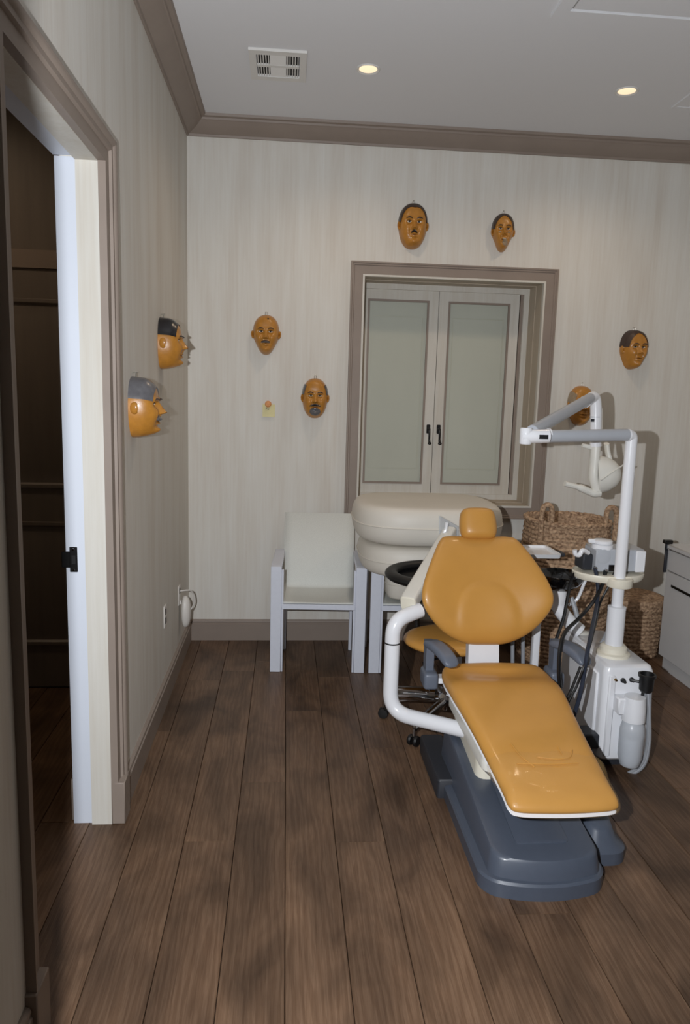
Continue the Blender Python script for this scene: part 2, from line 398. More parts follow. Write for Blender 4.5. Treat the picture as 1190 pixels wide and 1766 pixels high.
# adjoining dark hall
hw = MB(); hw.box(HALL_X-0.1, HALL_X, YF-1.6, HALL_Y, 0, ZC)
struct('wall_hall_side', hw, 'wall_plaster')
hw = MB(); hw.box(HALL_X, XL-WT, HALL_Y, HALL_Y+0.1, 0, ZC); struct('wall_hall_end', hw, 'dark_door')
hw = MB(); hw.box(HALL_X, XR, YF-1.7, YF-1.6, 0, ZC); struct('wall_hall_front', hw, 'wall_plaster')
hw = MB(); hw.box(XR, XR+0.1, YF-1.6, YF, 0, ZC); struct('wall_hall_right', hw, 'wall_plaster')

# crown moulding
CP = 0.125; CH = 0.098
crown = [(0, 0), (0.010, 0), (0.014, 0.012), (0.030, 0.020), (0.055, 0.034), (0.078, 0.052), (0.088, 0.066), (0.098, 0.070), (0.102, 0.080), (0.120, 0.084), (CP, CH), (0, CH)]
crown = [(o, z+ZC-CH) for o, z in crown]
struct('trim_1', MB().profile_run(crown, (XL, YB, 0), (XR, YB, 0), (0, -1, 0), cut_a=1, cut_b=1), 'taupe_trim')
struct('trim_2', MB().profile_run(crown, (XL, YF, 0), (XL, YB, 0), (1, 0, 0), cut_a=1, cut_b=1), 'taupe_trim')
struct('trim_3', MB().profile_run(crown, (XR, YF, 0), (XR, YB, 0), (-1, 0, 0), cut_a=1, cut_b=1), 'taupe_trim')
# baseboards
bprof = [(0, 0), (0.018, 0), (0.018, 0.112), (0.013, 0.116), (0.013, 0.124), (0.016, 0.128), (0.014, 0.136), (0.006, 0.142), (0, 0.142)]
CASW = 0.085
struct('baseboard_back', MB().profile_run(bprof, (XL, YB, 0), (XR, YB, 0), (0, -1, 0), cut_a=1, cut_b=1), 'taupe_trim')
struct('baseboard_left', MB().profile_run(bprof, (XL, JY1+CASW+0.012, 0), (XL, YB, 0), (1, 0, 0), cut_b=1).profile_run(bprof, (XL, YF, 0), (XL, JY0-CASW-0.012, 0), (1, 0, 0)), 'taupe_trim')
struct('baseboard_right', MB().profile_run(bprof, (XR, YF, 0), (XR, YB, 0), (-1, 0, 0), cut_a=1, cut_b=1), 'taupe_trim')

# ---------------- door opening on the left: jamb, casing, plinths, strike plate
d1 = struct('door_1', None, None, (XL, (JY0+JY1)/2, 0))
XD = XL-0.02
XM = XD-0.075                                          # line between stop and rebate
for nm, y0, y1, s in (('jamb_far', JY1, JY1+0.02, 1), ('jamb_near', JY0-0.02, JY0, -1)):
    part('door_stop', MB().box(XM, XD, min(y0, y1), max(y0, y1), 0, DH), 'cream_paint', d1)
    ya = JY1+0.012 if s > 0 else JY0-0.02
    part('door_jamb', MB().box(XD-WT+0.004, XM-0.0005, ya, ya+0.008+0.0 if s > 0 else JY0-0.012, 0, DH+0.012), 'jamb_white', d1)
part('head_stop', MB().box(XM, XD, JY0, JY1, DH, DH+0.02), 'cream_paint', d1)
part('head_jamb', MB().box(XD-WT+0.004, XM-0.0005, JY0, JY1, DH+0.012, DH+0.02), 'jamb_white', d1)
cas = [(-0.02, 0.002), (0.006, 0.002), (0.006, 0.046), (0.016, 0.050), (0.016, 0.066), (0.022, 0.070), (0.026, 0.078), (0.026, CASW), (-0.02, CASW)]
# profile: o = out from wall, z -> distance from the opening
def casing_run(side_out, wallx, yA, yB, top):
    mb = MB()
    # far leg, near leg, head (mitred)
    for (yy, sg) in ((yB, 1), (yA, -1)):
        n = len(cas); vs = []
        for zz in (0.168, None):
            for o, d in cas:
                vs.append((wallx+side_out*o, yy+sg*d, zz if zz is not None else top+d))
        mb.add(vs, [tuple(range(n)), tuple(range(n, 2*n))]+[(i, (i+1) % n, n+(i+1) % n, n+i) for i in range(n)])
    n = len(cas); vs = [(wallx+side_out*o, yA-d, top+d) for o, d in cas]+[(wallx+side_out*o, yB+d, top+d) for o, d in cas]
    mb.add(vs, [(i, (i+1) % n, n+(i+1) % n, n+i) for i in range(n)])
    return mb
part('casing', casing_run(1, XL, JY0, JY1, DH), 'taupe_trim', d1)
part('casing', casing_run(-1, XL-WT, JY0-0.03, JY1+0.03, DH+0.03), 'taupe_trim', d1)
for sx_, wx in ((1, XL), (-1, XL-WT)):
    for yy, sg in ((JY1, 1), (JY0, -1)):
        part('plinth_block', MB().box(wx-sx_*0.02, wx+sx_*0.030, yy+(sg*0.03 if sx_ < 0 else 0), yy+sg*(CASW+0.01+(0.03 if sx_ < 0 else 0)), 0, 0.17, 0.003), 'taupe_trim', d1)
c = atY(121, 965, JY1+0.01)
sp = part('strike_plate', MB().box(c.x-0.002, c.x+0.026, JY1+0.008, JY1+0.0125, c.z-0.047, c.z+0.047, 0.002).box(c.x-0.03, c.x, JY1+0.006, JY1+0.0125, c.z-0.03, c.z+0.03, 0.002), 'black_metal', d1)
part('latch_hole', MB().box(c.x+0.006, c.x+0.02, JY1+0.0065, JY1+0.0085, c.z-0.016, c.z+0.016), 'black_rubber', sp)
for dz in (-0.038, 0.038): part('screw', MB().lathe([(0.005, 0), (0.004, 0.0015), (0, 0.002)], (c.x+0.012, JY1+0.008, c.z+dz), 10, (0, -1, 0)), 'chrome', sp)

# dark panelled door at the end of the hall
d2 = struct('door_2', None, None, (-1.3, HALL_Y, 0))
DX0, DX1 = -1.72, -0.98
part('door_leaf', MB().box(DX0, DX1, HALL_Y-0.04, HALL_Y-0.005, 0.006, 2.25, 0.002), 'dark_door', d2)
def raised_panel(x0, x1, z0, z1, y, parent, m):
    mb = MB()
    def ring(i, yy): return [(x0+i, yy, z0+i), (x1-i, yy, z0+i), (x1-i, yy, z1-i), (x0+i, yy, z1-i)]
    rs = [ring(0, y), ring(0.004, y-0.012), ring(0.02, y-0.012), ring(0.03, y+0.0), ring(0.06, y-0.001), ring(0.09, y-0.010)]
    vs = [p for r in rs for p in r]; fs = []
    for r in range(len(rs)-1):
        for k in range(4): fs.append((r*4+k, r*4+(k+1) % 4, (r+1)*4+(k+1) % 4, (r+1)*4+k))
    fs.append(tuple((len(rs)-1)*4+k for k in range(4))); mb.add(vs, fs)
    return part('door_panel', mb, m, parent)
raised_panel(DX0+0.12, DX1-0.12, 1.12, 2.1, HALL_Y-0.041, d2, 'dark_door'); raised_panel(DX0+0.12, DX1-0.12, 0.25, 0.94, HALL_Y-0.041, d2, 'dark_door')
cm = MB(); cm.box(DX0-0.09, DX0, HALL_Y-0.05, HALL_Y, 0, 2.34); cm.box(DX1, DX1+0.09, HALL_Y-0.05, HALL_Y, 0, 2.34); cm.box(DX0, DX1, HALL_Y-0.05, HALL_Y, 2.25, 2.34)
part('door_casing', cm, 'taupe_trim', d2)
struct('baseboard_hall', MB().profile_run(bprof, (DX1+0.09, HALL_Y, 0), (XL-WT, HALL_Y, 0), (0, -1, 0)).profile_run(bprof, (XL-WT, JY1+CASW+0.012, 0), (XL-WT, HALL_Y, 0), (-1, 0, 0)), 'taupe_trim')

# unseen open door leaf beside the camera, placed to cast the left shadow edge
d3 = struct('door_unseen', None, None, (-0.5, YF, 0))
HX, HY, EX, EY = -0.535, YF+0.01, -0.313, 0.73
ang = math.atan2(EY-HY, EX-HX); LM = Matrix.Translation((HX, HY, 0)) @ Matrix.Rotation(ang, 4, 'Z'); LW = math.hypot(EX-HX, EY-HY)
part('door_leaf', MB().box(0, LW, 0, 0.04, 0.008, 2.4, 0.002, LM), 'leaf_paint', d3)
part('door_hinge', MB().box(-0.004, 0.03, -0.004, 0.0, 1.1, 1.2, 0.001, LM), 'black_metal', d3)

# ---------------- shuttered window recess in the back wall
w1 = struct('window_1', None, None, ((WX0+WX1)/2, YB, WZ0))
cw = 0.077
wp = [(0, 0), (0.020, 0), (0.020, 0.052), (0.026, 0.056), (0.026, 0.064), (0.032, 0.068), (0.032, cw), (0, cw)]
mb = MB(); n = len(wp)
corners = [(WX0, WZ0, -1, -1), (WX1, WZ0, 1, -1), (WX1, WZ1, 1, 1), (WX0, WZ1, -1, 1)]
vs_ = [(cx+sx*d, YB-o, cz+sz*d) for cx, cz, sx, sz in corners for o, d in wp]
fs_ = [(r*n+i, r*n+(i+1) % n, ((r+1) % 4)*n+(i+1) % n, ((r+1) % 4)*n+i) for r in range(4) for i in range(n)]
part('casing', mb.add(vs_, fs_), 'taupe_trim', w1)
# thin pale bead round the opening
def frame(x0, x1, z0, z1, wd, y0, y1):
    mb = MB(); A = [(x0, z0), (x1, z0), (x1, z1), (x0, z1)]; B = [(x0+wd, z0+wd), (x1-wd, z0+wd), (x1-wd, z1-wd), (x0+wd, z1-wd)]
    vs = [(x, y0, z) for x, z in A]+[(x, y0, z) for x, z in B]+[(x, y1, z) for x, z in A]+[(x, y1, z) for x, z in B]; fs = []
    for k in range(4):
        j = (k+1) % 4
        fs += [(k, j, 4+j, 4+k), (8+k, 12+k, 12+j, 8+j), (k, 8+k, 8+j, j), (4+k, 4+j, 12+j, 12+k)]
    return mb.add(vs, fs)
part('bead', frame(WX0, WX1, WZ0, WZ1, 0.012, YB-0.022, YB+0.01), 'cream_paint', w1)
part('reveal', frame(WX0, WX1, WZ0, WZ1, 0.010, YB+0.01, YB+0.13), 'sand_reveal', w1)
part('reveal', frame(WX0, WX1, WZ0, WZ1, 0.014, YB+0.13, YB+RD), 'sand_reveal', w1)
part('shutter_frame', frame(WX0+0.0, WX1, WZ0, WZ1, 0.05, YB+RD-0.03, YB+RD+0.03), 'cream_paint', w1)
part('shutter_rebate', frame(WX0+0.03, WX1-0.048, WZ0+0.034, WZ1-0.034, 0.02, YB+RD-0.01, YB+RD+0.03), 'taupe_trim', w1)
SX0, SX1, SZ0, SZ1 = WX0+0.004, WX1-0.075, WZ0+0.05, WZ1-0.05
SM = 1.022
for a, b, hp in ((SX0, SM-0.002, SM-0.036), (SM+0.002, SX1, SM+0.036)):
    sh = part('shutter', frame(a, b, SZ0, SZ1, 0.068, YB+RD-0.012, YB+RD+0.022), 'cream_paint', w1)
    part('bead', frame(a+0.064, b-0.064, SZ0+0.064, SZ1-0.064, 0.013, YB+RD-0.017, YB+RD+0.01), 'taupe_trim', sh)
    part('pane', MB().box(a+0.07, b-0.07, YB+RD-0.002, YB+RD+0.002, SZ0+0.07, SZ1-0.07), 'frosted_pane', sh)
    bp_ = MB().box(a+0.03, b-0.03, YB+RD+0.034, YB+RD+0.045, SZ0+0.03, SZ1-0.03)
    part('backing_board', bp_, 'cream_paint', sh)
    part('pane_outline', frame(a+0.10, b-0.10, SZ0+0.17, SZ1-0.17, 0.006, YB+RD-0.0032, YB+RD-0.002), 'pane_line', sh)  # thin outline frame laid on the pane face
    hz = atY(752, 748, YB+RD-0.02).z
    hm = MB().box(hp-0.013, hp+0.013, YB+RD-0.024, YB+RD-0.012, hz+0.0, hz+0.062, 0.004)
    hm.tube(crom([(hp, YB+RD-0.018, hz+0.035), (hp, YB+RD-0.05, hz+0.03), (hp+0.002, YB+RD-0.052, hz-0.005), (hp+0.004, YB+RD-0.045, hz-0.045), (hp+0.006, YB+RD-0.052, hz-0.066)], 6), [0.009]*7+[0.007]*11+[0.008]*7, 10)
    hm.lathe([(0, -0.012), (0.011, -0.006), (0.013, 0), (0.011, 0.006), (0, 0.012)], (hp+0.006, YB+RD-0.052, hz-0.066), 12)
    part('handle', hm, 'black_metal', sh)

# ---------------- ceiling fittings
v0, v1, v2 = atZ(428, 81, ZC), atZ(530, 88, ZC), atZ(433, 134, ZC)
VX0, VX1, VY0, VY1 = v0.x, v1.x, v0.y, v2.y-0.01
vt = thing('air_vent', ((VX0+VX1)/2, (VY0+VY1)/2, ZC), 'white rectangular air supply grille set in the ceiling', 'air vent')
def frame_h(x0, x1, y0, y1, wx, wy, z0, z1):
    mb = MB(); A = [(x0, y0), (x1, y0), (x1, y1), (x0, y1)]; B = [(x0+wx, y0+wy), (x1-wx, y0+wy), (x1-wx, y1-wy), (x0+wx, y1-wy)]
    vs = [(x, y, z0) for x, y in A]+[(x, y, z0) for x, y in B]+[(x, y, z1) for x, y in A]+[(x, y, z1) for x, y in B]; fs = []
    for k in range(4):
        j = (k+1) % 4
        fs += [(k, j, 4+j, 4+k), (8+k, 12+k, 12+j, 8+j), (k, 8+k, 8+j, j), (4+k, 4+j, 12+j, 12+k)]
    return mb.add(vs, fs)
part('frame', frame_h(VX0, VX1, VY0, VY1, 0.034, 0.044, ZC-0.012, ZC), 'vent_white', vt)
ix0, ix1, iy0, iy1 = VX0+0.036, VX1-0.036, VY0+0.05, VY1-0.05; ym = (iy0+iy1)/2
part('duct_backing', MB().box(ix0, ix1, iy0, iy1, ZC-0.0015, ZC-0.0005), 'vent_dark', vt)
part('crossbar', MB().box(ix0, ix1, ym-0.012, ym+0.012, ZC-0.011, ZC-0.003), 'vent_white', vt)
W3 = (ix1-ix0)*0.31
for xa, xb in ((ix0, ix0+W3), (ix1-W3, ix1)):
    for ya, yb in ((iy0, ym-0.012), (ym+0.012, iy1)):
        for k in range(5):
            xx = xa+(xb-xa)*(k+0.5)/5
            part('louvre', MB().box(xx-0.0024, xx+0.0024, ya, yb, ZC-0.010, ZC-0.002), 'vent_white', vt)
for ya, yb in ((iy0, ym-0.012), (ym+0.012, iy1)):
    mb = MB(); K = 6
    for k in range(K):
        y0, y1 = ya+(yb-ya)*k/K, ya+(yb-ya)*(k+1)/K
        mb.add([(ix0+W3, y0, ZC-0.0055), (ix1-W3, y0, ZC-0.0055), (ix1-W3, y1, ZC-0.010), (ix0+W3, y1, ZC-0.010), (ix0+W3, y1, ZC-0.0055), (ix1-W3, y1, ZC-0.0055)], [(0, 1, 2, 3), (3, 2, 5, 4)])
    part('centre_louvres', mb, 'vent_white', vt)

def downlight(p, label, k=1.0):
    t = thing('recessed_downlight', (p.x, p.y, ZC), label, 'ceiling light', 'recessed ceiling lights')
    r = 0.046
    part('trim_ring', MB().lathe([(r, -0.001), (r+0.010, -0.006), (r+0.014, -0.004), (r+0.015, 0.0), (r, 0.0), (r, -0.001)], (p.x, p.y, ZC), 32), 'vent_white', t)
    part('bulb_face', MB().lathe([(0, -0.002), (r*0.9, -0.002), (r, -0.001)], (p.x, p.y, ZC), 32), 'lamp_glow', t)
    l = bpy.data.lights.new('downlight_beam', 'SPOT'); lo = bpy.data.objects.new('downlight_beam', l); COL.objects.link(lo)
    l.energy = DOWN_W*k; l.color = (1.0, 0.76, 0.53); l.spot_size = math.radians(150); l.spot_blend = 0.8; l.shadow_soft_size = 0.05
    lo.location = (p.x, p.y, ZC-0.012)
downlight(atZ(635, 119, ZC), 'small round recessed downlight beside the ceiling air vent')
downlight(atZ(1081, 157, ZC), 'small round recessed downlight in the bare stretch of ceiling')
downlight(Vector((-1.75, 3.2, 0)), 'small round recessed downlight added out of view to brighten the dim hall', 1.2)  # unseen lamp added to lift the dark hall through the doorway
h0 = atZ(950, 24, ZC)
hp = thing('access_hatch', (h0.x, h0.y, ZC), 'large flush access hatch with moulded frame in the ceiling', 'ceiling hatch')
part('frame', frame_h(h0.x, h0.x+1.1, h0.y-0.9, h0.y, 0.06, 0.06, ZC-0.014, ZC), 'ceiling_paint', hp)
part('panel', MB().box(h0.x+0.067, h0.x+1.033, h0.y-0.833, h0.y-0.067, ZC-0.009, ZC, 0.003), 'ceiling_paint', hp)
p_ = atZ(1158, 184, ZC)
hp = thing('ceiling_speaker', (p_.x, p_.y, ZC), 'small square flush ceiling panel near the cornice', 'ceiling panel')
part('frame', frame_h(p_.x, p_.x+0.3, p_.y-0.3, p_.y, 0.02, 0.02, ZC-0.008, ZC), 'ceiling_paint', hp)
part('grille', MB().box(p_.x+0.022, p_.x+0.278, p_.y-0.278, p_.y-0.022, ZC-0.005, ZC), 'ceiling_paint', hp)

# ---------------- outlets on the left wall
def plate(y, z, h, w):
    return MB().box(XL, XL+0.006, y-w/2, y+w/2, z-h/2, z+h/2, 0.002)
o1 = atX(284, 1062, XL)
t = thing('wall_outlet', (XL, o1.y, o1.z), 'white double wall socket low on the left wall', 'wall socket')
fp = part('face_plate', plate(o1.y, o1.z, 0.118, 0.075), 'outlet_white', t)
for dz in (-0.024, 0.024): part('socket', MB().box(XL+0.006, XL+0.0075, o1.y-0.014, o1.y+0.014, o1.z+dz-0.016, o1.z+dz+0.016), 'vent_dark', t)
o2 = atX(309, 1040, XL)
t = thing('wall_outlet', (XL, 4.30, 0.44), 'white wall socket with a plug-in unit near the room corner', 'wall socket')
part('face_plate', plate(4.30, 0.44, 0.118, 0.075), 'outlet_white', t)
part('socket', MB().box(XL+0.006, XL+0.0075, 4.286, 4.314, 0.448, 0.48), 'vent_dark', t)
t = thing('plug_in_unit', (XL, 4.32, 0.33), 'smooth white oval plug-in unit with looped cord by the corner', 'plug-in device')
ol = [(0.045*math.cos(a), 0.10*math.sin(a)) for a in [2*math.pi*k/28 for k in range(28)]]
part('body', pillow(MB(), ol, lambda u, v, h: (XL+0.034+h, 4.32+u, 0.33+v), 0.034, 0.022, 8, 3), 'outlet_white', t)
part('prongs', MB().box(XL, XL+0.014, 4.305, 4.335, 0.38, 0.40), 'outlet_white', t)
part('cord', MB().tube(crom([(XL+0.008, 4.30, 0.462), (XL+0.05, 4.30, 0.468), (XL+0.075, 4.33, 0.45), (XL+0.085, 4.35, 0.39), (XL+0.07, 4.36, 0.34), (XL+0.04, 4.345, 0.31)], 6), 0.0045, 8), 'outlet_white', t)

# ---------------- masks
def make_mask(name, at, facing, W, H, D, label, hair='mask_brown', hairline=None, brow='mask_brown', moust=None, jaw=0.8, nose=1.0, beard=None, lips=True, eye_w=True, turn=0.0, extra=None):
    """at = centre on wall; facing 'back' (looks to -y) or 'left' (looks to +x)"""
    t = thing(name, at, label, 'mask', 'carved face masks hung on the walls')
    at = Vector(at)
    ct, st = math.cos(turn), math.sin(turn)
    def fn(u, v, h):
        u, h = u*ct - h*st*0.9, h*1.0
        return at+Vector((u, -h, v)) if facing == 'back' else at+Vector((h, u, v))
    def rad(th):                                   # outline radius along direction th
        c, s = math.cos(th), math.sin(th)
        wx = W*(1.0 if s > 0 else (1-(1-jaw)*(-s)**1.4)); p = 2.35
        return 1/((abs(c)/wx)**p+(abs(s)/H)**p)**(1/p)
    g = lambda x, a: math.exp(-(x/a)**2)
    def feat(x, z):
        x, z = x/W, z/H; f = 0
        if -0.22 < z < 0.30:
            k = (0.30-z)/0.52; f += nose*0.34*D*(k**1.2)*g(x, 0.10+0.07*k)*min(1, (z+0.22)/0.06)
        for s in (-1, 1):
            f -= 0.16*D*g(x-s*0.36, 0.18)*g(z-0.12, 0.10)
            f += 0.10*D*g(x-s*0.36, 0.24)*g(z-0.27, 0.07)
            f += 0.10*D*g(x-s*0.48, 0.22)*g(z+0.16, 0.2)
            f += nose*0.10*D*g(x-s*0.13, 0.07)*g(z+0.16, 0.06)
            f -= 0.05*D*g(x-s*0.30-0.0, 0.05)*g(z+0.32, 0.14)
        f += 0.10*D*g(x, 0.28)*g(z+0.38, 0.05)+0.10*D*g(x, 0.24)*g(z+0.50, 0.05)-0.07*D*g(x, 0.3)*g(z+0.44, 0.025)
        f += 0.18*D*g(x, 0.28)*g(z+0.76, 0.15)-0.05*D*g(x, 0.3)*g(z+0.60, 0.06)
        return f
    def hgt(x, z):
        r = math.hypot(x, z); s = min(1.0, r/rad(math.atan2(z, x))) if r > 1e-6 else 0
        e = max(0.0, 1-s**4.8)**0.5
        return D*0.78*e + feat(x, z)*min(1, e*1.6)
    face = MB(); seg, rings = 88, 34; vs, fs = [], []
    for i in range(1, rings+1):
        s = math.sin(math.pi/2*i/rings)**0.8
        for k in range(seg):
            th = 2*math.pi*k/seg; r = rad(th)*s; x, z = r*math.cos(th), r*math.sin(th)
            vs.append(fn(x, z, hgt(x, z) if i < rings else 0.0))
    c = len(vs); vs.append(fn(0, 0, hgt(0, 0)))
    for k in range(seg): fs.append((c, k, (k+1) % seg))
    for r in range(rings-1):
        for k in range(seg): fs.append((r*seg+k, (r+1)*seg+k, (r+1)*seg+(k+1) % seg, r*seg+(k+1) % seg))
    fs.append(tuple((rings-1)*seg+k for k in range(seg)))
    face.add(vs, fs, True); part('face', face, 'mask_skin', t)
    for s in (-1, 1):                              # ears
        ol = [(math.cos(a), math.sin(a)) for a in [2*math.pi*k/20 for k in range(20)]]
        ear = pillow(MB(), ol, lambda u, v, h: fn(s*(W*0.985+u*0.013*W/0.09), v*H*0.2+H*0.0+u*0.004, 0.016+D*0.06+h*1.4+abs(u)*0.006), 0.012, 0.012, 6, 2.5, lambda u, v, q: -0.010*math.exp(-(u*u+v*v)/0.22))
        part('ear', ear, 'mask_skin', t)
    def ell(cx, cz, rx, rz, off=0.0022, bend=0.0, rot=0.0, n=5, seg=20, power=2.0):
        vs, fs = [], []
        for i in range(1, n+1):
            q = i/n
            for k in range(seg):
                a = 2*math.pi*k/seg; u, v = math.cos(a)*q, math.sin(a)*q
                x = rx*u; z = rz*v - bend*u*u; x, z = x*math.cos(rot)-z*math.sin(rot), x*math.sin(rot)+z*math.cos(rot)
                x, z = (cx+x)*W, (cz+z)*H; vs.append(fn(x, z, hgt(x, z)+off*(1.0 if q < 0.99 else -0.5)))
        c = len(vs); x, z = cx*W, cz*H; vs.append(fn(x, z, hgt(x, z)+off*1.2))
        for k in range(seg): fs.append((c, k, (k+1) % seg))
        for r in range(n-1):
            for k in range(seg): fs.append((r*seg+k, (r+1)*seg+k, (r+1)*seg+(k+1) % seg, r*seg+(k+1) % seg))
        return MB().add(vs, fs, True)
    if hairline:                                   # hairline(th) -> inner fraction of radius, None = no hair there
        sg, nr = 64, 8
        runs = []; cur = []
        for k in range(sg*2+1):
            th = -0.12+ (math.pi+0.24)*k/(sg*2); q = hairline(th)
            if q is None:
                if len(cur) > 2: runs.append(cur)
                cur = []
            else: cur.append((th, q))
        if len(cur) > 2: runs.append(cur)
        for run in runs:
            vs, fs = [], []
            for th, q in run:
                R_ = rad(th)
                for j in range(nr+1):
                    s = q+(1.0-q)*j/nr; x, z = R_*s*math.cos(th), R_*s*math.sin(th)
                    o = 0.0055 if 0 < j else -0.003
                    px_, pz_ = x*(1+0.004/W*(s > 0.9)), z*(1+0.004/H*(s > 0.9))
                    vs.append(fn(px_, pz_, (hgt(x, z)+o) if j < nr else 0.0))
            for a in range(len(run)-1):
                for j in range(nr): fs.append((a*(nr+1)+j, a*(nr+1)+j+1, (a+1)*(nr+1)+j+1, (a+1)*(nr+1)+j))
            part('hair', MB().add(vs, fs, True), hair, t)
    for s in (-1, 1):
        part('eyebrow', ell(s*0.37, 0.31, 0.25, 0.036, 0.004, 0.06), brow, t)
        e = part('eye', ell(s*0.36, 0.135, 0.17, 0.05, 0.003, 0.0), 'mask_white' if eye_w else 'mask_skin', t)
        part('pupil', ell(s*0.34, 0.137, 0.085, 0.045, 0.0048), 'mask_black', e)
        part('eyelid', ell(s*0.36, 0.178, 0.18, 0.012, 0.0045, 0.03), brow, e)
    if lips:
        part('lips', ell(0.0, -0.445, 0.27, 0.02, 0.0035, -0.02), 'mask_lip', t)
    if moust:
        for cx, cz, rx, rz, bend, m in moust: part('moustache', ell(cx, cz, rx, rz, 0.006, bend), m, t)
    if beard:
        for cx, cz, rx, rz, bend, m in beard: part('beard', ell(cx, cz, rx, rz, 0.005, bend), m, t)
    if extra:
        for nm, cx, cz, rx, rz, bend, m in extra: part(nm, ell(cx, cz, rx, rz, 0.0042, bend), m, t)
    # hanging wire and nail
    base = fn(0, H*0.985, 0.012)
    lp = [fn(0.006*s_, H*0.97+dz, 0.014) for s_, dz in ((-1, 0), (-1, 0.016), (-0.6, 0.024), (0.6, 0.024), (1, 0.016), (1, 0))]
    part('hanging_wire', MB().tube(crom(lp, 4), 0.0016, 6), 'wire', t)
    part('nail', MB().tube([fn(0, H*0.97+0.022, 0.0), fn(0, H*0.97+0.024, 0.022)], [0.0018, 0.0018], 6), 'wire', t)
    return t
PI = math.pi
def hl(full=0.72, side=0.9, p=2.0, bump=0.0, lo=0.2):
    def f(th):
        if th < lo or th > PI-lo: return None
        q = abs(math.cos(th))**p; v = full*(1-q)+side*q + bump*math.exp(-((th-PI/2)/0.22)**2)
        return v
    return f
def wp_(x, y): return atY(x, y, YB)
a = wp_(711, 392)
make_mask('wall_mask', (a.x, YB, a.z), 'back', 0.088, 0.136, 0.105, 'broad carved face mask with brown hair and small dark moustache, above the shutters', 'mask_brown', hl(0.80, 0.90, 2, -0.05), moust=[(0, -0.29, 0.26, 0.075, 0.10, 'mask_black')], jaw=0.92)
a = wp_(866, 403)
make_mask('wall_mask', (a.x, YB, a.z), 'back', 0.070, 0.115, 0.10, 'narrow carved face mask with pale painted grin and cheeks, hung above the shutters', 'mask_brown', hl(0.74, 0.84, 2, 0.1), jaw=0.62, lips=True, extra=[('cheek_paint', -0.42, -0.06, 0.16, 0.05, 0.03, 'mask_silver'), ('cheek_paint', 0.42, -0.06, 0.16, 0.05, 0.03, 'mask_silver'), ('chin_paint', 0.12, -0.58, 0.28, 0.2, 0.0, 'mask_silver'), ('teeth', 0.02, -0.40, 0.2, 0.035, -0.03, 'mask_white')], turn=0.12)
a = wp_(459, 578)
make_mask('wall_mask', (a.x, YB, a.z), 'back', 0.084, 0.124, 0.10, 'bald carved face mask with thin dark moustache, hung above the yellow note', hairline=None, moust=[(-0.02, -0.37, 0.38, 0.06, 0.04, 'mask_grey'), (-0.02, -0.33, 0.36, 0.035, 0.03, 'mask_brown')], lips=False, jaw=0.66, nose=1.0, extra=[('crown_spot', 0.16, 0.78, 0.08, 0.035, 0, 'mask_black')])
a = wp_(543, 687)
make_mask('wall_mask', (a.x, YB, a.z), 'back', 0.082, 0.128, 0.10, 'balding carved face mask with grey goatee and grey side hair, right of the yellow note', 'mask_grey', lambda th: (0.86 if (0.3 < th < 0.95 or PI-0.95 < th < PI-0.3) else None), moust=[(0, -0.33, 0.50, 0.065, 0.06, 'mask_black')], beard=[(0, -0.65, 0.47, 0.22, 0, 'mask_grey')], jaw=0.9, lips=True)
a = wp_(1088, 604)
make_mask('wall_mask', (a.x, YB, a.z), 'back', 0.083, 0.126, 0.10, 'clean-shaven carved face mask with short black hair, above the grey cabinet', 'mask_brown', hl(0.76, 0.80, 3, 0.08), jaw=0.72, turn=-0.35)
a = wp_(1000, 700)
make_mask('wall_mask', (a.x, YB, a.z), 'back', 0.086, 0.132, 0.10, 'balding carved face mask with grey side hair, behind the lamp arm', 'mask_silver', lambda th: (0.72 if (0.15 < th < 0.95 or PI-0.95 < th < PI-0.15) else None), jaw=0.8)
def side_mask(yc, zc, **k): return make_mask('wall_mask', (XL, yc, zc), 'left', **k)
m1 = atX(272, 590, XL); m2 = atX(221, 705, XL)
side_mask(m1.y+0.088, (2.001+1.764)/2, W=0.090, H=0.124, D=0.128, label='carved mask with glossy black hair and long nose, on the wall near the corner', hair='mask_black', hairline=hl(0.72, 0.80, 2, 0.05, 0.40), brow='mask_black', nose=1.0, jaw=0.94)
side_mask(m2.y+0.092, (1.702+1.471)/2, W=0.094, H=0.122, D=0.128, label='carved mask with grey hair and moustache, on the wall beside the door casing', hair='mask_grey', hairline=hl(0.60, 0.74, 2, 0.05, 0.36), brow='mask_brown', moust=[(0, -0.34, 0.40, 0.10, 0.05, 'mask_grey')], nose=1.05, jaw=0.94)

# ---------------- yellow note on the back wall
n0, n1 = atY(453, 697, YB), atY(474, 719, YB)
t = thing('sticky_note', ((n0.x+n1.x)/2, YB, n1.z), 'small yellow paper note with handwriting pinned to the wall', 'note')
mb = MB(); K = 6; vs_ = []
for k in range(K+1):
    z = n0.z+(n1.z-n0.z)*k/K; o = 0.002+0.010*(k/K)**2
    vs_ += [(n0.x, YB-o, z), (n1.x, YB-o, z), (n1.x, YB-o-0.0006, z), (n0.x, YB-o-0.0006, z)]
fs_ = []
for k in range(K):
    for j in range(4): fs_.append((k*4+j, k*4+(j+1) % 4, (k+1)*4+(j+1) % 4, (k+1)*4+j))
fs_ += [(0, 1, 2, 3), (K*4, K*4+1, K*4+2, K*4+3)]
part('paper', mb.add(vs_, fs_), 'paper_yellow', t)
def stroke(pts, r=0.0009):
    cx, cz = (n0.x+n1.x)/2-0.012, n0.z-0.026
    return MB().tube([(cx+x*0.001, YB-0.0062-0.0016*(1 if z < 0 else 0), cz+z*0.001) for x, z in pts], r, 6)
part('handwriting', stroke([(-6, -8), (-5, 8), (2, 8), (4, 4), (0, 0), (-5, 0)]), 'ink', t)
part('handwriting', stroke([(-2, 0), (6, -8)]), 'ink', t)
part('handwriting', stroke([(9, -8), (8, -2), (13, 0), (15, -5), (11, -9), (9, -8)]), 'ink', t)
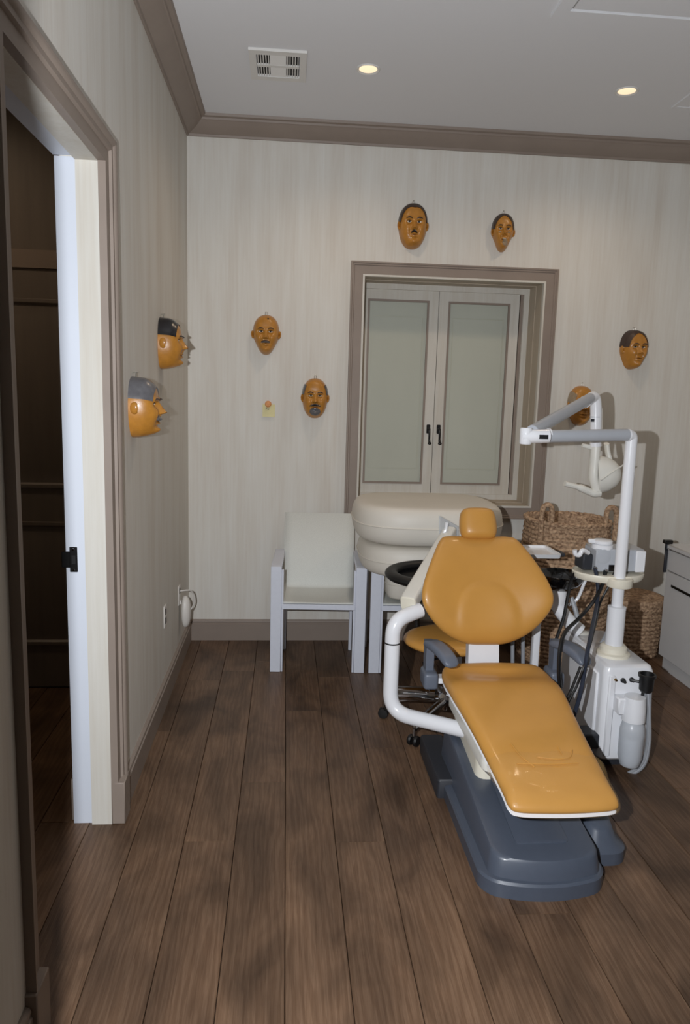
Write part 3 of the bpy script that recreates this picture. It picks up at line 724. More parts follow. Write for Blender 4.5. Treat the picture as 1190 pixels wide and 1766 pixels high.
t = thing('push_pin', ((n0.x+n1.x)/2-0.004, YB, n0.z+0.004), 'small orange wooden pin holding the yellow note', 'pin')
cx, cz = (n0.x+n1.x)/2-0.004, n0.z+0.002
part('pin_head', MB().lathe([(0.012, 0), (0.020, 0.006), (0.021, 0.014), (0.013, 0.02), (0.011, 0.026), (0.016, 0.032), (0, 0.035)], (cx, YB-0.003, cz), 14, (0, -1, 0)), 'orange_wood', t)
part('pin_shaft', MB().tube([(cx, YB+0.002, cz), (cx, YB-0.006, cz)], 0.0015, 6), 'wire', t)

# ================================================================== SLING CHAIRS (local: x right, y away, z up; origin floor centre of front)
def sling_chair(loc, rz, label):
    t = thing('sling_chair', (0, 0, 0), label, 'chair', 'white sling armchairs along the back wall')
    HWX = 0.283; LWD = 0.064; AH = 0.648; DEP = 0.46
    for s in (-1, 1):
        xo, xi = s*HWX, s*(HWX-LWD)
        part('front_leg', MB().box(xi, xo, 0.0, 0.028, 0, AH, 0.003).box(xi-s*0.012, xi, 0.006, 0.03, 0, AH-0.02, 0.002), 'white_powder', t)
        part('armrest', MB().box(xi, xo, 0.0282, DEP+0.03, AH-0.026, AH, 0.004), 'white_powder', t)
        part('rear_leg', MB().box(xo-s*0.03, xo-s*0.006, DEP, DEP+0.028, 0, AH-0.0265, 0.002), 'white_powder', t)
        xb = s*(HWX-LWD-0.008)
        # sling rail: seat then back
        rail = rounded([(xb, 0.03, 0.412), (xb, 0.415, 0.395), (xb, 0.535, 0.878)], 0.04)
        part('sling_rail', MB().tube(rail, 0.012, 8), 'white_powder', t)
        part('brace_leg', MB().tube([(xb+s*0.004, 0.40, 0.39), (xb+s*0.004, 0.40, 0.0)], 0.011, 8), 'white_powder', t)
        part('arm_link', MB().box(min(xb, xo-s*0.01), max(xb, xo-s*0.01), 0.46, 0.48, AH-0.022, AH-0.002, 0.002), 'white_powder', t)
        part('seat_side_rail', MB().box(min(xb, xi+s*0.012), max(xb, xi+s*0.012), 0.22, 0.25, 0.375, 0.40, 0.002), 'white_powder', t)
    part('front_rail', MB().box(-HWX+LWD, HWX-LWD, 0.003, 0.028, 0.388, 0.420, 0.003), 'white_powder', t)
    X = HWX-LWD+0.008
    prof = rounded([(0, 0.012, 0.422), (0, 0.02, 0.430), (0, 0.20, 0.420), (0, 0.40, 0.418), (0, 0.515, 0.885)], 0.035, 8)
    vs, fs = [], []; n = len(prof); K = 8
    for p in prof:
        for k in range(K+1):
            u = -1+2*k/K; sag = 0.010*(1-u*u)*math.sin(math.pi*prof.index(p)/(n-1))
            vs.append((X*u, p.y+sag*0.6, p.z-sag*0.6))
    for i in range(n-1):
        for k in range(K): fs.append((i*(K+1)+k, i*(K+1)+k+1, (i+1)*(K+1)+k+1, (i+1)*(K+1)+k))
    sl = part('sling', MB().add(vs, fs, True), 'sling_mesh', t)
    m = sl.modifiers.new('thick', 'SOLIDIFY'); m.thickness = 0.004
    part('back_cross_rail', MB().tube([(-X+0.016, 0.533, 0.87), (X-0.016, 0.533, 0.87)], 0.009, 8), 'white_powder', t)
    t.location = loc; t.rotation_euler.z = rz
    return t
a, b = atZ(463.5, 1159, 0), atZ(629, 1161, 0)
rz = math.atan2(b.y-a.y, b.x-a.x)
sling_chair(((a.x+b.x)/2, (a.y+b.y)/2, 0), rz, 'white sling armchair with an empty seat, beside the stacked white pads')
a2 = atZ(633.5, 1161, 0)
sling_chair((a2.x+0.288, a2.y-0.01, 0), rz*0.5, 'white sling armchair carrying the stacked white pads, next to the empty one')
C2 = Vector((a2.x+0.288, a2.y-0.01, 0))

# ---------------- stacked white pads on the second chair
def sq_outline(hx, hy, p=4, n=48, ybias=0.0):
    o = []
    for k in range(n):
        a = 2*PI*k/n; c, s = math.cos(a), math.sin(a)
        r = 1/((abs(c))**p+(abs(s))**p)**(1/p); o.append((hx*r*c, hy*r*s))
    return o
def pad(name, cx, cy, z0, z1, hx, hy, label, p=4.0, tilt=0.0, edge=20):
    ol = [(u, v) if v < 0 else (u*(1+0.1*0), v) for u, v in sq_outline(hx, hy, p)]
    ol = [(u if v < 0 else hx*math.copysign(1, u)*min(1, abs(u/hx)**0.6), v) for u, v in ol]; zm = (z0+z1)/2; T = (z1-z0)/2
    mb = pillow(MB(), ol, lambda u, v, h: (cx+u, cy+v, zm+h+tilt*v), T, T, 18, edge, lambda u, v, s: 0.004*(1-s*s))
    t = thing(name, (cx, cy, z0), label, 'cushion', 'stacked white pads')
    part('cover', mb, 'white_vinyl', t)
    seam = [(cx+u*1.004, cy+v*1.004, zm+tilt*v) for u, v in ol]
    part('seam', MB().tube(seam+[seam[0]], 0.004, 6, caps=False), 'white_vinyl', t)
    return t
PCX = 0.83
pad('seat_pad', C2.x, C2.y+0.175, 0.445, 0.635, 0.185, 0.15, 'thick white pad at the bottom of the stack, between the chair arms', 5)
pad('seat_pad', PCX+0.005, 4.20, 0.652, 0.830, 0.395, 0.345, 'thick white pad in the middle of the stack', 3.0)
pad('seat_pad', PCX, 4.19, 0.840, 1.055, 0.43, 0.365, 'thick white pad on top of the stack, wider than the others', 3.0, 0.0)

# ================================================================== WOVEN BASKETS
def basket(name, cx, cy, z1, prof, label, sx=1.0, sy=1.0, handles=None, lid=None):
    t = thing(name, (cx, cy, 0), label, 'basket', 'woven straw baskets by the back wall')
    # coiled rows: real ridges
    def rad(z):
        for (ra, za), (rb, zb) in zip(prof[:-1], prof[1:]):
            if za <= z <= zb: return ra+(rb-ra)*(z-za)/(zb-za)
        return prof[-1][0]
    pitch = 0.026; rows = int(z1/pitch); P = []
    for i in range(rows):
        for k in range(5):
            q = k/5; z = (i+q)*z1/rows; P.append((rad(z)+0.006*math.sin(PI*q), z))
    P.append((rad(z1), z1)); P += [(rad(z1)-0.018, z1+0.002), (rad(z1)-0.024, z1-0.02), (rad(z1*0.5)-0.03, z1*0.5), (rad(0.03)-0.03, 0.02), (0.0, 0.02)]
    mb = MB(); seg = 72; vs, fs = [], []
    for j, (r, z) in enumerate(P):
        for k in range(seg):
            a = 2*PI*k/seg; row = int(z/(z1/rows)); rr = r+(0.0035*math.cos(a*30+row*1.3) if j < rows*5 else 0)
            ca, sa = math.cos(a), math.sin(a); pw = 2.6; q = 1/((abs(ca)**pw+abs(sa)**pw)**(1/pw))
            vs.append((cx+rr*q*ca*sx, cy+rr*q*sa*sy, z))
    for i in range(len(P)-1):
        for k in range(seg): fs.append((i*seg+k, i*seg+(k+1) % seg, (i+1)*seg+(k+1) % seg, (i+1)*seg+k))
    part('basket_body', mb.add(vs, fs, True), 'woven_straw', t)
    # braided rim
    rim = []
    for k in range(73):
        a = 2*PI*k/72; ca, sa = math.cos(a), math.sin(a); pw = 2.6; q = 1/((abs(ca)**pw+abs(sa)**pw)**(1/pw)); r = rad(z1)*q
        rim.append(Vector((cx+r*ca*sx, cy+r*sa*sy, z1+0.004)))
    for ph in (0, PI):
        part('rim_braid', MB().tube([p+Vector((0, 0, 0.007*math.sin(i*1.9+ph)))+(p-Vector((cx, cy, p.z))).normalized()*0.007*math.cos(i*1.9+ph) for i, p in enumerate(rim)], 0.012, 8, caps=False), 'woven_straw', t)
    if handles:
        for hx, hw, hh, hy in handles:
            pts = [(hx-hw, hy, z1-0.09), (hx-hw, hy, z1+hh*0.55), (hx-hw*0.55, hy, z1+hh*0.95), (hx+hw*0.55, hy, z1+hh*0.95), (hx+hw, hy, z1+hh*0.55), (hx+hw, hy, z1-0.09)]
            part('handle', MB().tube(crom(pts, 6), 0.016, 10), 'woven_straw', t)
    if lid:
        mbl = MB(); vs, fs = [], []; LP = [(rad(z1)+0.012, z1+0.005), (rad(z1)+0.016, z1+0.03), (rad(z1)+0.012, z1+0.055)]
        for i in range(8): q = 1-i/8.0; LP += [((rad(z1)+0.01)*q, z1+0.062+0.004*(i % 2))]
        LP.append((0, z1+0.064))
        for r, z in LP:
            for k in range(seg):
                a = 2*PI*k/seg; ca, sa = math.cos(a), math.sin(a); pw = 2.6; q = 1/((abs(ca)**pw+abs(sa)**pw)**(1/pw)); vs.append((cx+r*q*ca*sx, cy+r*q*sa*sy, z))
        for i in range(len(LP)-1):
            for k in range(seg): fs.append((i*seg+k, i*seg+(k+1) % seg, (i+1)*seg+(k+1) % seg, (i+1)*seg+k))
        part('lid', mbl.add(vs, fs, True), 'woven_straw', t)
    return t
ba, bb2 = atY(926, 893, 4.30), atY(1064, 905, 4.30)
BCX = (ba.x+bb2.x)/2; BR = (bb2.x-ba.x)/2; BZ = 0.90
hL, hR = atY(943, 893, 4.27).x, atY(1054, 893, 4.27).x
basket('woven_basket', BCX, 4.46, BZ, [(BR*0.98, 0), (BR*1.06, 0.3), (BR*1.05, 0.6), (BR*0.97, BZ)], 'tall woven straw basket with two loop handles, under the shutters', 1.0, 0.95, [(hL, 0.032, 0.125, 4.27), (hR, 0.032, 0.115, 4.27)])
kx = atY(1092, 1060, 4.4).x
basket('woven_basket', 2.315, 4.52, 0.33, [(0.150, 0), (0.165, 0.2), (0.168, 0.33)], 'low lidded woven straw basket on the floor beside the grey cabinet', 1.05, 1.0, None, True)

# ================================================================== GREY CABINET at the right
CX = 2.365; CY0, CY1, CZ1 = 2.95, 4.235, 0.80
t = thing('drawer_cabinet', (CX+0.29, (CY0+CY1)/2, 0), 'pale grey drawer cabinet standing at the right wall', 'cabinet')
part('carcass', MB().box(CX+0.02, XR-0.005, CY0, CY1, 0.085, CZ1-0.03, 0.003), 'cabinet_grey', t)
part('toe_kick', MB().box(CX+0.03, XR-0.01, CY0+0.01, CY1-0.01, 0, 0.085), 'cabinet_grey', t)
part('worktop', MB().box(CX-0.012, XR-0.003, CY0-0.01, CY1+0.01, CZ1-0.03, CZ1, 0.006), 'cabinet_grey', t)
yy = [CY1, CY1-0.62, CY0]
for ya, yb in zip(yy[:-1], yy[1:]):
    for za, zb in ((0.09, 0.632), (0.637, 0.765)):
        dr = part('drawer', MB().box(CX, CX+0.0195, yb+0.003, ya-0.003, za, zb, 0.003), 'cabinet_grey', t)
        if za < 0.1: part('finger_pull', MB().box(CX-0.004, CX+0.002, yb+0.05, ya-0.08, 0.545, 0.560), 'black_metal', dr)
hb = atY(1152, 934, CY1)
part('bracket', MB().box(CX-0.035, CX+0.02, CY1-0.02, CY1+0.012, CZ1+0.001, CZ1+0.024, 0.004), 'black_metal', t)
part('rail', MB().box(CX-0.022, CX-0.002, CY1-0.012, CY1+0.0, 0.62, CZ1-0.032, 0.003).box(CX-0.022, CX-0.013, CY1-0.012, CY1, CZ1-0.04, CZ1+0.003), 'dark_plastic', t)

# ================================================================== DENTAL CHAIR
X0 = 0.925
DC = thing('dental_chair', (X0, 2.7, 0), 'orange-yellow padded dental chair on a dark grey base', 'dental chair')
def rrect(x0, x1, y0, y1, r, n=6, front=0.0):
    o = []
    for cx, cy, a0 in ((x1-r, y1-r, 0), (x0+r, y1-r, PI/2), (x0+r, y0+r, PI), (x1-r, y0+r, 1.5*PI)):
        for k in range(n+1):
            a = a0+PI/2*k/n; o.append((cx+r*math.cos(a), cy+r*math.sin(a)))
    if front:
        xm = (x0+x1)/2; hw_ = (x1-x0)/2
        o2 = []
        for i, (x, y) in enumerate(o):
            o2.append((x, y - (front*(1-((x-xm)/hw_)**2) if y < (y0+y1)/2 else 0)))
        # extra points along the front
        res = []
        for i, p in enumerate(o2):
            res.append(p)
            if i == 3*(n+1)-1:
                for k in range(1, 26):
                    x = o[i][0]+(o[(i+1) % len(o)][0]-o[i][0])*k/26; res.append((x, y0-front*(1-((x-xm)/hw_)**2)))
        return res
    return o
def slab(mb, levels):
    """levels = list of (outline, z or fn(x,y)->z); all outlines same count"""
    n = len(levels[0][0]); vs, fs = [], []
    for o, z in levels:
        for x, y in o: vs.append((x, y, z(x, y) if callable(z) else z))
    for i in range(len(levels)-1):
        for k in range(n): fs.append((i*n+k, i*n+(k+1) % n, (i+1)*n+(k+1) % n, (i+1)*n+k))
    fs.append(tuple(range(n))[::-1]); fs.append(tuple((len(levels)-1)*n+k for k in range(n)))
    mb.add(vs, fs, False); return mb
def inset(o, d):
    cx = sum(p[0] for p in o)/len(o); cy = (min(p[1] for p in o)+max(p[1] for p in o))/2
    hx = max(p[0] for p in o)-cx; hy = max(p[1] for p in o)-cy
    return [(cx+(x-cx)*(1-d/hx), cy+(y-cy)*(1-d/hy)) for x, y in o]
BX0, BX1, BY0, BY1 = 0.684, 1.132, 2.205, 3.16
bo = rrect(BX0, BX1, BY0, BY1, 0.06, 6, 0.05)
part('base_plate', slab(MB(), [(bo, 0.0), (bo, 0.05), (inset(bo, 0.006), 0.058), (inset(bo, 0.022), 0.060)]), 'grey_plastic', DC)
ho = rrect(BX0+0.030, BX1-0.018, BY0+0.012, BY1-0.12, 0.035, 6, 0.045)
hz = lambda dz: (lambda x, y: 0.128+dz+0.10*max(0, min(1, (y-2.22)/0.6)))
part('base_cover', slab(MB(), [(ho, 0.058), (inset(ho, 0.010), hz(-0.012)), (inset(ho, 0.016), hz(-0.003)), (inset(ho, 0.026), hz(0.0))]), 'grey_plastic', DC)
# recessed rectangle drawn on the cover top as a shallow raised hatch
hh = rrect(0.82, 1.01, 2.27, 2.62, 0.015, 3)
part('cover_hatch', slab(MB(), [(hh, hz(-0.002)), (hh, hz(0.0025)), (inset(hh, 0.004), hz(0.004))]), 'grey_plastic', DC)
# grey side wing to the left (rear foot) and foot control side at the right
lo_ = rrect(0.655, 0.76, 2.79, 3.20, 0.012, 4)
part('rear_foot', slab(MB(), [(lo_, 0.0), (lo_, 0.075), (inset(lo_, 0.005), 0.082)]), 'dark_plastic', DC)
ro = rrect(1.09, 1.275, 2.33, 3.0, 0.07, 6, 0.0)
part('side_foot', slab(MB(), [(ro, 0.0), (ro, 0.045), (inset(ro, 0.008), 0.055), (inset(ro, 0.03), 0.075), (inset(ro, 0.045), lambda x, y: 0.10+0.14*max(0, min(1, (y-2.36)/0.45))), (inset(ro, 0.06), lambda x, y: 0.11+0.14*max(0, min(1, (y-2.36)/0.45)))]), 'grey_plastic', DC)
# lift column and skirt below the seat
sk = rrect(0.745, 1.105, 2.45, 3.08, 0.05, 6)
part('seat_support', slab(MB(), [(inset(sk, 0.05), 0.24), (sk, 0.30), (sk, 0.33), (inset(sk, 0.02), 0.37)]), 'warm_white_plastic', DC)
lk = rrect(0.77, 1.08, 2.62, 3.05, 0.04, 5)
part('lift_housing', slab(MB(), [(lk, 0.06), (lk, 0.26), (inset(lk, 0.02), 0.28)]), 'ivory_plastic', DC)
# seat and leg cushion: path along v (y), thickness h
SEATP = [(2.185, 0.338), (2.24, 0.354), (2.40, 0.395), (2.58, 0.440), (2.74, 0.475), (2.83, 0.488), (2.92, 0.484), (3.00, 0.490), (3.06, 0.512)]
def seat_z(y):
    for (ya, za), (yb, zb) in zip(SEATP[:-1], SEATP[1:]):
        if y <= yb: return za+(zb-za)*(y-ya)/(yb-ya)
    return SEATP[-1][1]
def seat_zs(y): return (seat_z(y-0.03)+seat_z(y)+seat_z(y+0.03)+seat_z(y-0.015)+seat_z(y+0.015))/5
so = smooth_outline([(-0.178, 2.20), (-0.174, 2.125), (-0.150, 2.095), (-0.05, 2.085), (0.05, 2.085), (0.150, 2.095), (0.174, 2.125), (0.178, 2.20), (0.192, 2.40), (0.210, 2.60), (0.235, 2.78), (0.240, 2.90), (0.232, 3.0), (0.190, 3.05), (0.06, 3.065), (-0.06, 3.065), (-0.190, 3.05), (-0.232, 3.0), (-0.240, 2.90), (-0.235, 2.78), (-0.210, 2.60), (-0.192, 2.40)], 5)
fy = lambda v: v if v > 2.6 else 2.6-(2.6-v)*0.806
ft = lambda v: max(0, min(1, (2.8-v)/0.7))
seat_fn = lambda u, v, h: (X0+0.005+u*(1+0.10*ft(v))+0.028*ft(v), fy(v), seat_zs(fy(v))-0.03+h)
sdisp = lambda u, v, s: -0.016*math.exp(-(u/0.14)**2)*math.exp(-((v-2.95)/0.06)**2)+0.006*math.exp(-((v-2.80)/0.08)**2)
seat = part('seat', pillow(MB(), so, seat_fn, 0.034, 0.034, 26, 10, sdisp), 'upholstery', DC)
part('seat_shell', pillow(MB(), so, lambda u, v, h: (X0+0.005+u*0.985*(1+0.10*ft(v))+0.028*ft(v), fy(2.6+(v-2.6)*0.985), seat_zs(fy(v))-0.056+h), 0.014, 0.014, 8, 12), 'white_enamel', DC)
# clear foot cover on the leg end
cvo = smooth_outline([(-0.181, 2.20), (-0.177, 2.12), (-0.150, 2.088), (0.0, 2.078), (0.150, 2.088), (0.177, 2.12), (0.181, 2.20), (0.190, 2.36), (0.0, 2.40), (-0.190, 2.36)], 6)
part('foot_cover', pillow(MB(), cvo, seat_fn, 0.038, 0.036, 18, 12, lambda u, v, s: 0.0025*math.sin(u*38+v*21)+0.002*math.sin(v*60+u*9)), 'clear_cover', DC)
wr = MB()
def onseat(u, v): return Vector(seat_fn(u, v, 0.039))
for pts in ([(-0.10, 2.42), (-0.085, 2.34), (-0.055, 2.27)], [(-0.03, 2.33), (0.03, 2.315), (0.08, 2.325), (0.105, 2.37)], [(0.06, 2.345), (0.062, 2.40)], [(-0.11, 2.29), (0.02, 2.285), (0.10, 2.29)]):
    wr.tube(crom([onseat(*p) for p in pts], 6), 0.0022, 6)
part('cover_crease', wr, 'upholstery', DC)
# backrest: local u across, v up along the tilted plane
BB = Vector((X0-0.010, 3.055, 0.584)); tl = math.radians(29); bv = Vector((0, math.sin(tl), math.cos(tl))); bn = Vector((0, -math.cos(tl), math.sin(tl)))
back_fn = lambda u, v, h: tuple(BB+Vector((u, 0, 0))+bv*v+bn*(h+0.75*u*u-0.6*(v-0.25)**2-0.012))
bo_ = smooth_outline([(0, 0.0), (0.10, 0.006), (0.20, 0.05), (0.275, 0.125), (0.300, 0.19), (0.285, 0.27), (0.235, 0.39), (0.185, 0.485), (0.145, 0.508), (0.07, 0.513), (0, 0.514), (-0.07, 0.513), (-0.145, 0.508), (-0.185, 0.485), (-0.235, 0.39), (-0.285, 0.27), (-0.300, 0.19), (-0.275, 0.125), (-0.20, 0.05), (-0.10, 0.006)], 5)
def bdisp(u, v, s):
    d = (abs(u/0.135)**2.2+abs(max(0, v-0.08)/0.185)**2.2)**(1/2.2)
    return 0.010*(1/(1+math.exp((d-1)*16))) - 0.002*math.exp(-((d-1.08)/0.08)**2)
back = part('backrest', pillow(MB(), bo_, back_fn, 0.045, 0.03, 34, 7, bdisp), 'upholstery', DC)
part('back_shell', pillow(MB(), bo_, lambda u, v, h: back_fn(u*0.96, 0.25+(v-0.25)*0.95, h-0.035), 0.012, 0.03, 8, 6), 'white_enamel', DC)
part('back_bracket', MB().prism([(-0.075, -0.13), (0.068, -0.13), (0.062, 0.06), (-0.075, 0.06)], lambda u, v, h: tuple(BB+Vector((u, 0.055, 0))+Vector((0, 0.10, 1)).normalized()*v+Vector((0, h, 0))), 0.0, 0.05), 'white_enamel', DC)
hb = smooth_outline([(-0.060, 0.0), (0, -0.003), (0.060, 0.0), (0.084, 0.022), (0.089, 0.07), (0.080, 0.125), (0.055, 0.147), (0, 0.151), (-0.055, 0.147), (-0.080, 0.125), (-0.089, 0.07), (-0.084, 0.022)], 5)
HBs = BB+bv*0.492-bn*0.022
head_fn = lambda u, v, h: tuple(HBs+Vector((u, 0, 0))+Vector((0, 0.42, 0.91))*v+Vector((0, -0.91, 0.42))*h)
part('headrest', pillow(MB(), hb, head_fn, 0.045, 0.035, 16, 5, lambda u, v, s: 0.004*math.cos(u*20)), 'upholstery', DC)
part('headrest_stem', MB().tube([BB+bv*0.40-bn*0.07, HBs+Vector((0, 0.05, 0.06))], 0.016, 10), 'chrome', DC)
# armrests
for s, far, near in ((-1, Vector((0.650, 3.06, 0.600)), Vector((0.712, 2.875, 0.570))), (1, Vector((1.215, 3.05, 0.605)), Vector((1.292, 2.865, 0.578)))):
    dd = (near-far); w_ = Vector((-dd.y, dd.x, 0)).normalized()
    ol = smooth_outline([(-0.01, -0.024), (0.02, -0.034), (0.12, -0.036), (0.185, -0.034), (0.202, -0.022), (0.206, 0), (0.202, 0.022), (0.185, 0.034), (0.12, 0.036), (0.02, 0.034), (-0.01, 0.024), (-0.016, 0)], 4)
    dn = dd.normalized()
    ar = part('armrest', pillow(MB(), ol, lambda u, v, h: tuple(far+dn*u+w_*v+Vector((0, 0, h-0.018*(2*u/0.2-1)**2))), 0.020, 0.020, 10, 6), 'arm_grey', DC)
    part('armrest_post', MB().prism([(-0.03, -0.005), (0.035, -0.01), (0.025, -0.15), (-0.025, -0.15)], lambda u, v, h: tuple(far+Vector((0.004+s*0.004, 0, 0))+Vector((0, u, v))+Vector((h, 0, 0))), -0.018, 0.018), 'arm_grey', ar)
    hb_ = far+Vector((0.0, -0.02, -0.175))
    part('armrest_hub', MB().box(hb_.x-0.030, hb_.x+0.034, hb_.y-0.05, hb_.y+0.06, hb_.z-0.035, hb_.z+0.04, 0.014), 'arm_grey', ar)
    part('hub_bracket', MB().box(min(hb_.x, X0+s*0.12), max(hb_.x, X0+s*0.12), 3.03, 3.08, 0.405, 0.43), 'white_enamel', ar)
# swinging delivery arm with tube, joint and tray
ZT = 0.26
tA, tB = atZ(838, 1268, ZT), atZ(672, 1228, ZT)
top = atY(681, 1078, tB.y); TR = 0.0335
arm_pts = rounded([tA, tB, (tB.x, tB.y, top.z+0.02), (tB.x+0.13, tB.y+0.06, top.z+0.05)], 0.10, 10)
da = part('delivery_tube', MB().tube(arm_pts, TR, 20), 'white_enamel', DC)
pz = atY(681, 1108, tB.y).z
part('swivel_ring', MB().lathe([(TR+0.0015, -0.003), (TR+0.0015, 0.003)], (tB.x, tB.y, pz), 24), 'black_rubber', da)
part('tube_socket', MB().lathe([(0.05, -0.04), (0.055, -0.03), (0.055, 0.03), (0.05, 0.04)], (tA.x, tA.y, ZT), 20), 'white_enamel', da)
jn = atY(704, 1041, 3.13); jf = atY(776, 917, 3.74)
dv = (jf-jn).normalized(); sd = Vector((dv.y, -dv.x, 0)).normalized(); upv = sd.cross(dv)
mb = MB(); oct_ = rrect(-0.038, 0.038, -0.036, 0.036, 0.016, 4); 
lv = [jn+dv*0.0, jn+dv*0.02, jf]; scs = [0.94, 1.0, 0.86]
vs_ = [tuple(lv[i]+sd*u*scs[i]+upv*v*scs[i]) for i in range(3) for u, v in oct_]; n = len(oct_)
fs_ = [(i*n+k, i*n+(k+1) % n, (i+1)*n+(k+1) % n, (i+1)*n+k) for i in range(2) for k in range(n)]+[tuple(range(n)), tuple(range(2*n, 3*n))]
part('spring_arm', mb.add(vs_, fs_, False), 'warm_white_plastic', DC)
part('arm_end_cap', MB().add([tuple(jn-dv*0.001+sd*u*0.95+upv*v*0.95) for u, v in oct_]+[tuple(jn-dv*0.007+sd*u*0.85+upv*v*0.85) for u, v in oct_], [tuple(range(n, 2*n))]+[(k, (k+1) % n, n+(k+1) % n, n+k) for k in range(n)]), 'ivory_plastic', DC)
part('arm_pivot', MB().lathe([(0.028, -0.06), (0.028, -0.01), (0.02, 0.0)], (jn.x+0.01, jn.y+0.03, jn.z-0.02), 16), 'ivory_plastic', DC)
# tray head behind the backrest
e1 = atY(960, 951, 3.62); 
trz = e1.z; tx0 = jf.x-0.02; tx1 = e1.x
trY = 3.57
tray = part('instrument_tray', slab(MB(), [(rrect(tx0, tx1, trY-0.02, trY+0.20, 0.02, 4), trz-0.022), (rrect(tx0-0.01, tx1+0.002, trY-0.03, trY+0.21, 0.025, 4), trz), (rrect(tx0, tx1-0.01, trY-0.02, trY+0.20, 0.02, 4), trz), (rrect(tx0+0.005, tx1-0.015, trY-0.015, trY+0.195, 0.02, 4), trz-0.012)]), 'white_enamel', DC)
part('tray_pad', MB().box(tx1+0.002, tx1+0.028, trY+0.0, trY+0.06, trz-0.018, trz+0.002, 0.004), 'dark_plastic', tray)
pa, pb = atY(757, 889, 3.70), atY(791, 908, 3.77)
mb = MB(); q0, q1 = atY(757, 941, 3.70), atY(791, 930, 3.77)
th_ = Vector((0.0, 0.006, 0)); fr = [pa, pb, q1, q0]
mb.add([tuple(p) for p in fr]+[tuple(p+th_) for p in fr], [(0, 1, 2, 3), (4, 7, 6, 5), (0, 4, 5, 1), (1, 5, 6, 2), (2, 6, 7, 3), (3, 7, 4, 0)])
hld = part('acrylic_shield', mb, 'acrylic', DC)
cc_ = atY(766, 918, 3.69)
part('holder_clip', MB().tube(crom([cc_+Vector((-0.02, 0, -0.05)), cc_+Vector((-0.012, -0.01, -0.015)), cc_+Vector((0.004, -0.012, 0.015)), cc_+Vector((0.012, 0, 0.05))], 5), 0.009, 8), 'white_enamel', hld)

# ================================================================== STOOL behind the chair
k1, k2 = atZ(661, 1237, 0), atZ(713, 1286, 0)
SC = Vector((0.84, 3.47, 0))
ST = thing('dentist_stool', SC, 'rolling stool with orange-yellow seat, chrome star base and black rest, behind the dental chair', 'stool')
c0, c1 = Vector((k1.x, k1.y, 0)), Vector((k2.x, k2.y, 0))
hubz = 0.13
angs = [math.atan2(c0.y-SC.y, c0.x-SC.x), math.atan2(c1.y-SC.y, c1.x-SC.x)]
dA = angs[1]-angs[0]; dA = (dA+PI) % (2*PI)-PI
stp = 2*PI/5
allang = [angs[0]+stp*k for k in range(5)]
ends = [c0, c1]+[SC+Vector((math.cos(angs[0]-stp*k), math.sin(angs[0]-stp*k), 0))*0.30 for k in (1, 2, 3)]
part('base_hub', MB().lathe([(0.042, 0.085), (0.048, 0.10), (0.046, 0.15), (0.03, 0.17)], SC, 20), 'chrome', ST)
part('gas_column', MB().lathe([(0.026, 0.16), (0.026, 0.30), (0.018, 0.30), (0.018, 0.42)], SC, 18), 'chrome', ST)
for e_ in ends:
    d_ = (e_-SC); L_ = d_.length; d_.normalize()
    leg = part('base_leg', MB().tube([SC+d_*0.03+Vector((0, 0, 0.135)), SC+d_*L_*0.6+Vector((0, 0, 0.12)), SC+d_*(L_-0.004)+Vector((0, 0, 0.085))], [0.022, 0.019, 0.014], 12), 'chrome', ST)
    part('caster_stem', MB().tube([(e_.x, e_.y, 0.09), (e_.x, e_.y, 0.05)], 0.008, 8), 'chrome', leg)
    sdv = Vector((-d_.y, d_.x, 0))
    for sg in (-1, 1):
        part('caster_wheel', MB().lathe([(0.012, -0.010), (0.024, -0.009), (0.027, 0), (0.024, 0.009), (0.012, 0.010)], e_+sdv*sg*0.016+Vector((0, 0, 0.027)), 18, sdv), 'black_rubber', leg)
# chrome foot cylinder seen under the seat
part('chrome_cylinder', MB().lathe([(0.028, -0.10), (0.034, -0.095), (0.034, 0.05), (0.028, 0.09)], atY(718, 1196, 3.42), 20, (1, -0.12, 0)), 'chrome', ST)
part('lever', MB().tube([SC+Vector((-0.02, -0.05, 0.39)), SC+Vector((-0.15, -0.1, 0.37)), atY(737, 1180, 3.36), atY(742, 1190, 3.36)], 0.007, 8), 'black_metal', ST)
stz = 0.45
sto = [(0.235*math.cos(a), 0.20*math.sin(a)) for a in [2*PI*k/48 for k in range(48)]]
part('stool_seat', pillow(MB(), sto, lambda u, v, h: (SC.x+u, SC.y+v, stz+h), 0.04, 0.035, 14, 4), 'upholstery', ST)
rc = Vector((0.80, 3.62, 0)); rl = atY(669, 990, rc.y); rzz = rl.z; rr_ = rc.x-rl.x
ringp = [(rc.x+rr_*0.93*math.cos(a), rc.y+rr_*0.72*math.sin(a), rzz+0.008*math.sin(a)) for a in [2*PI*k/56 for k in range(57)]]
rest = part('padded_rest', MB().tube(ringp, 0.034, 14, caps=False, scale=(1.0, 0.7)), 'black_rubber', ST)
part('rest_dish', MB().lathe([(0, -0.055), (rr_*0.55, -0.05), (rr_*0.82, -0.03), (rr_*0.92, -0.005), (rr_*0.90, 0.0), (rr_*0.80, -0.022), (rr_*0.5, -0.042), (0, -0.046)], (rc.x, rc.y, rzz), 40, None, True, 1.0, 0.78), 'black_rubber', rest)
part('rest_post', MB().tube([(rc.x-0.1, rc.y+0.02, rzz-0.04), (rc.x-0.10, rc.y, stz+0.02), (SC.x, SC.y, stz-0.04)], 0.014, 10), 'black_metal', ST)

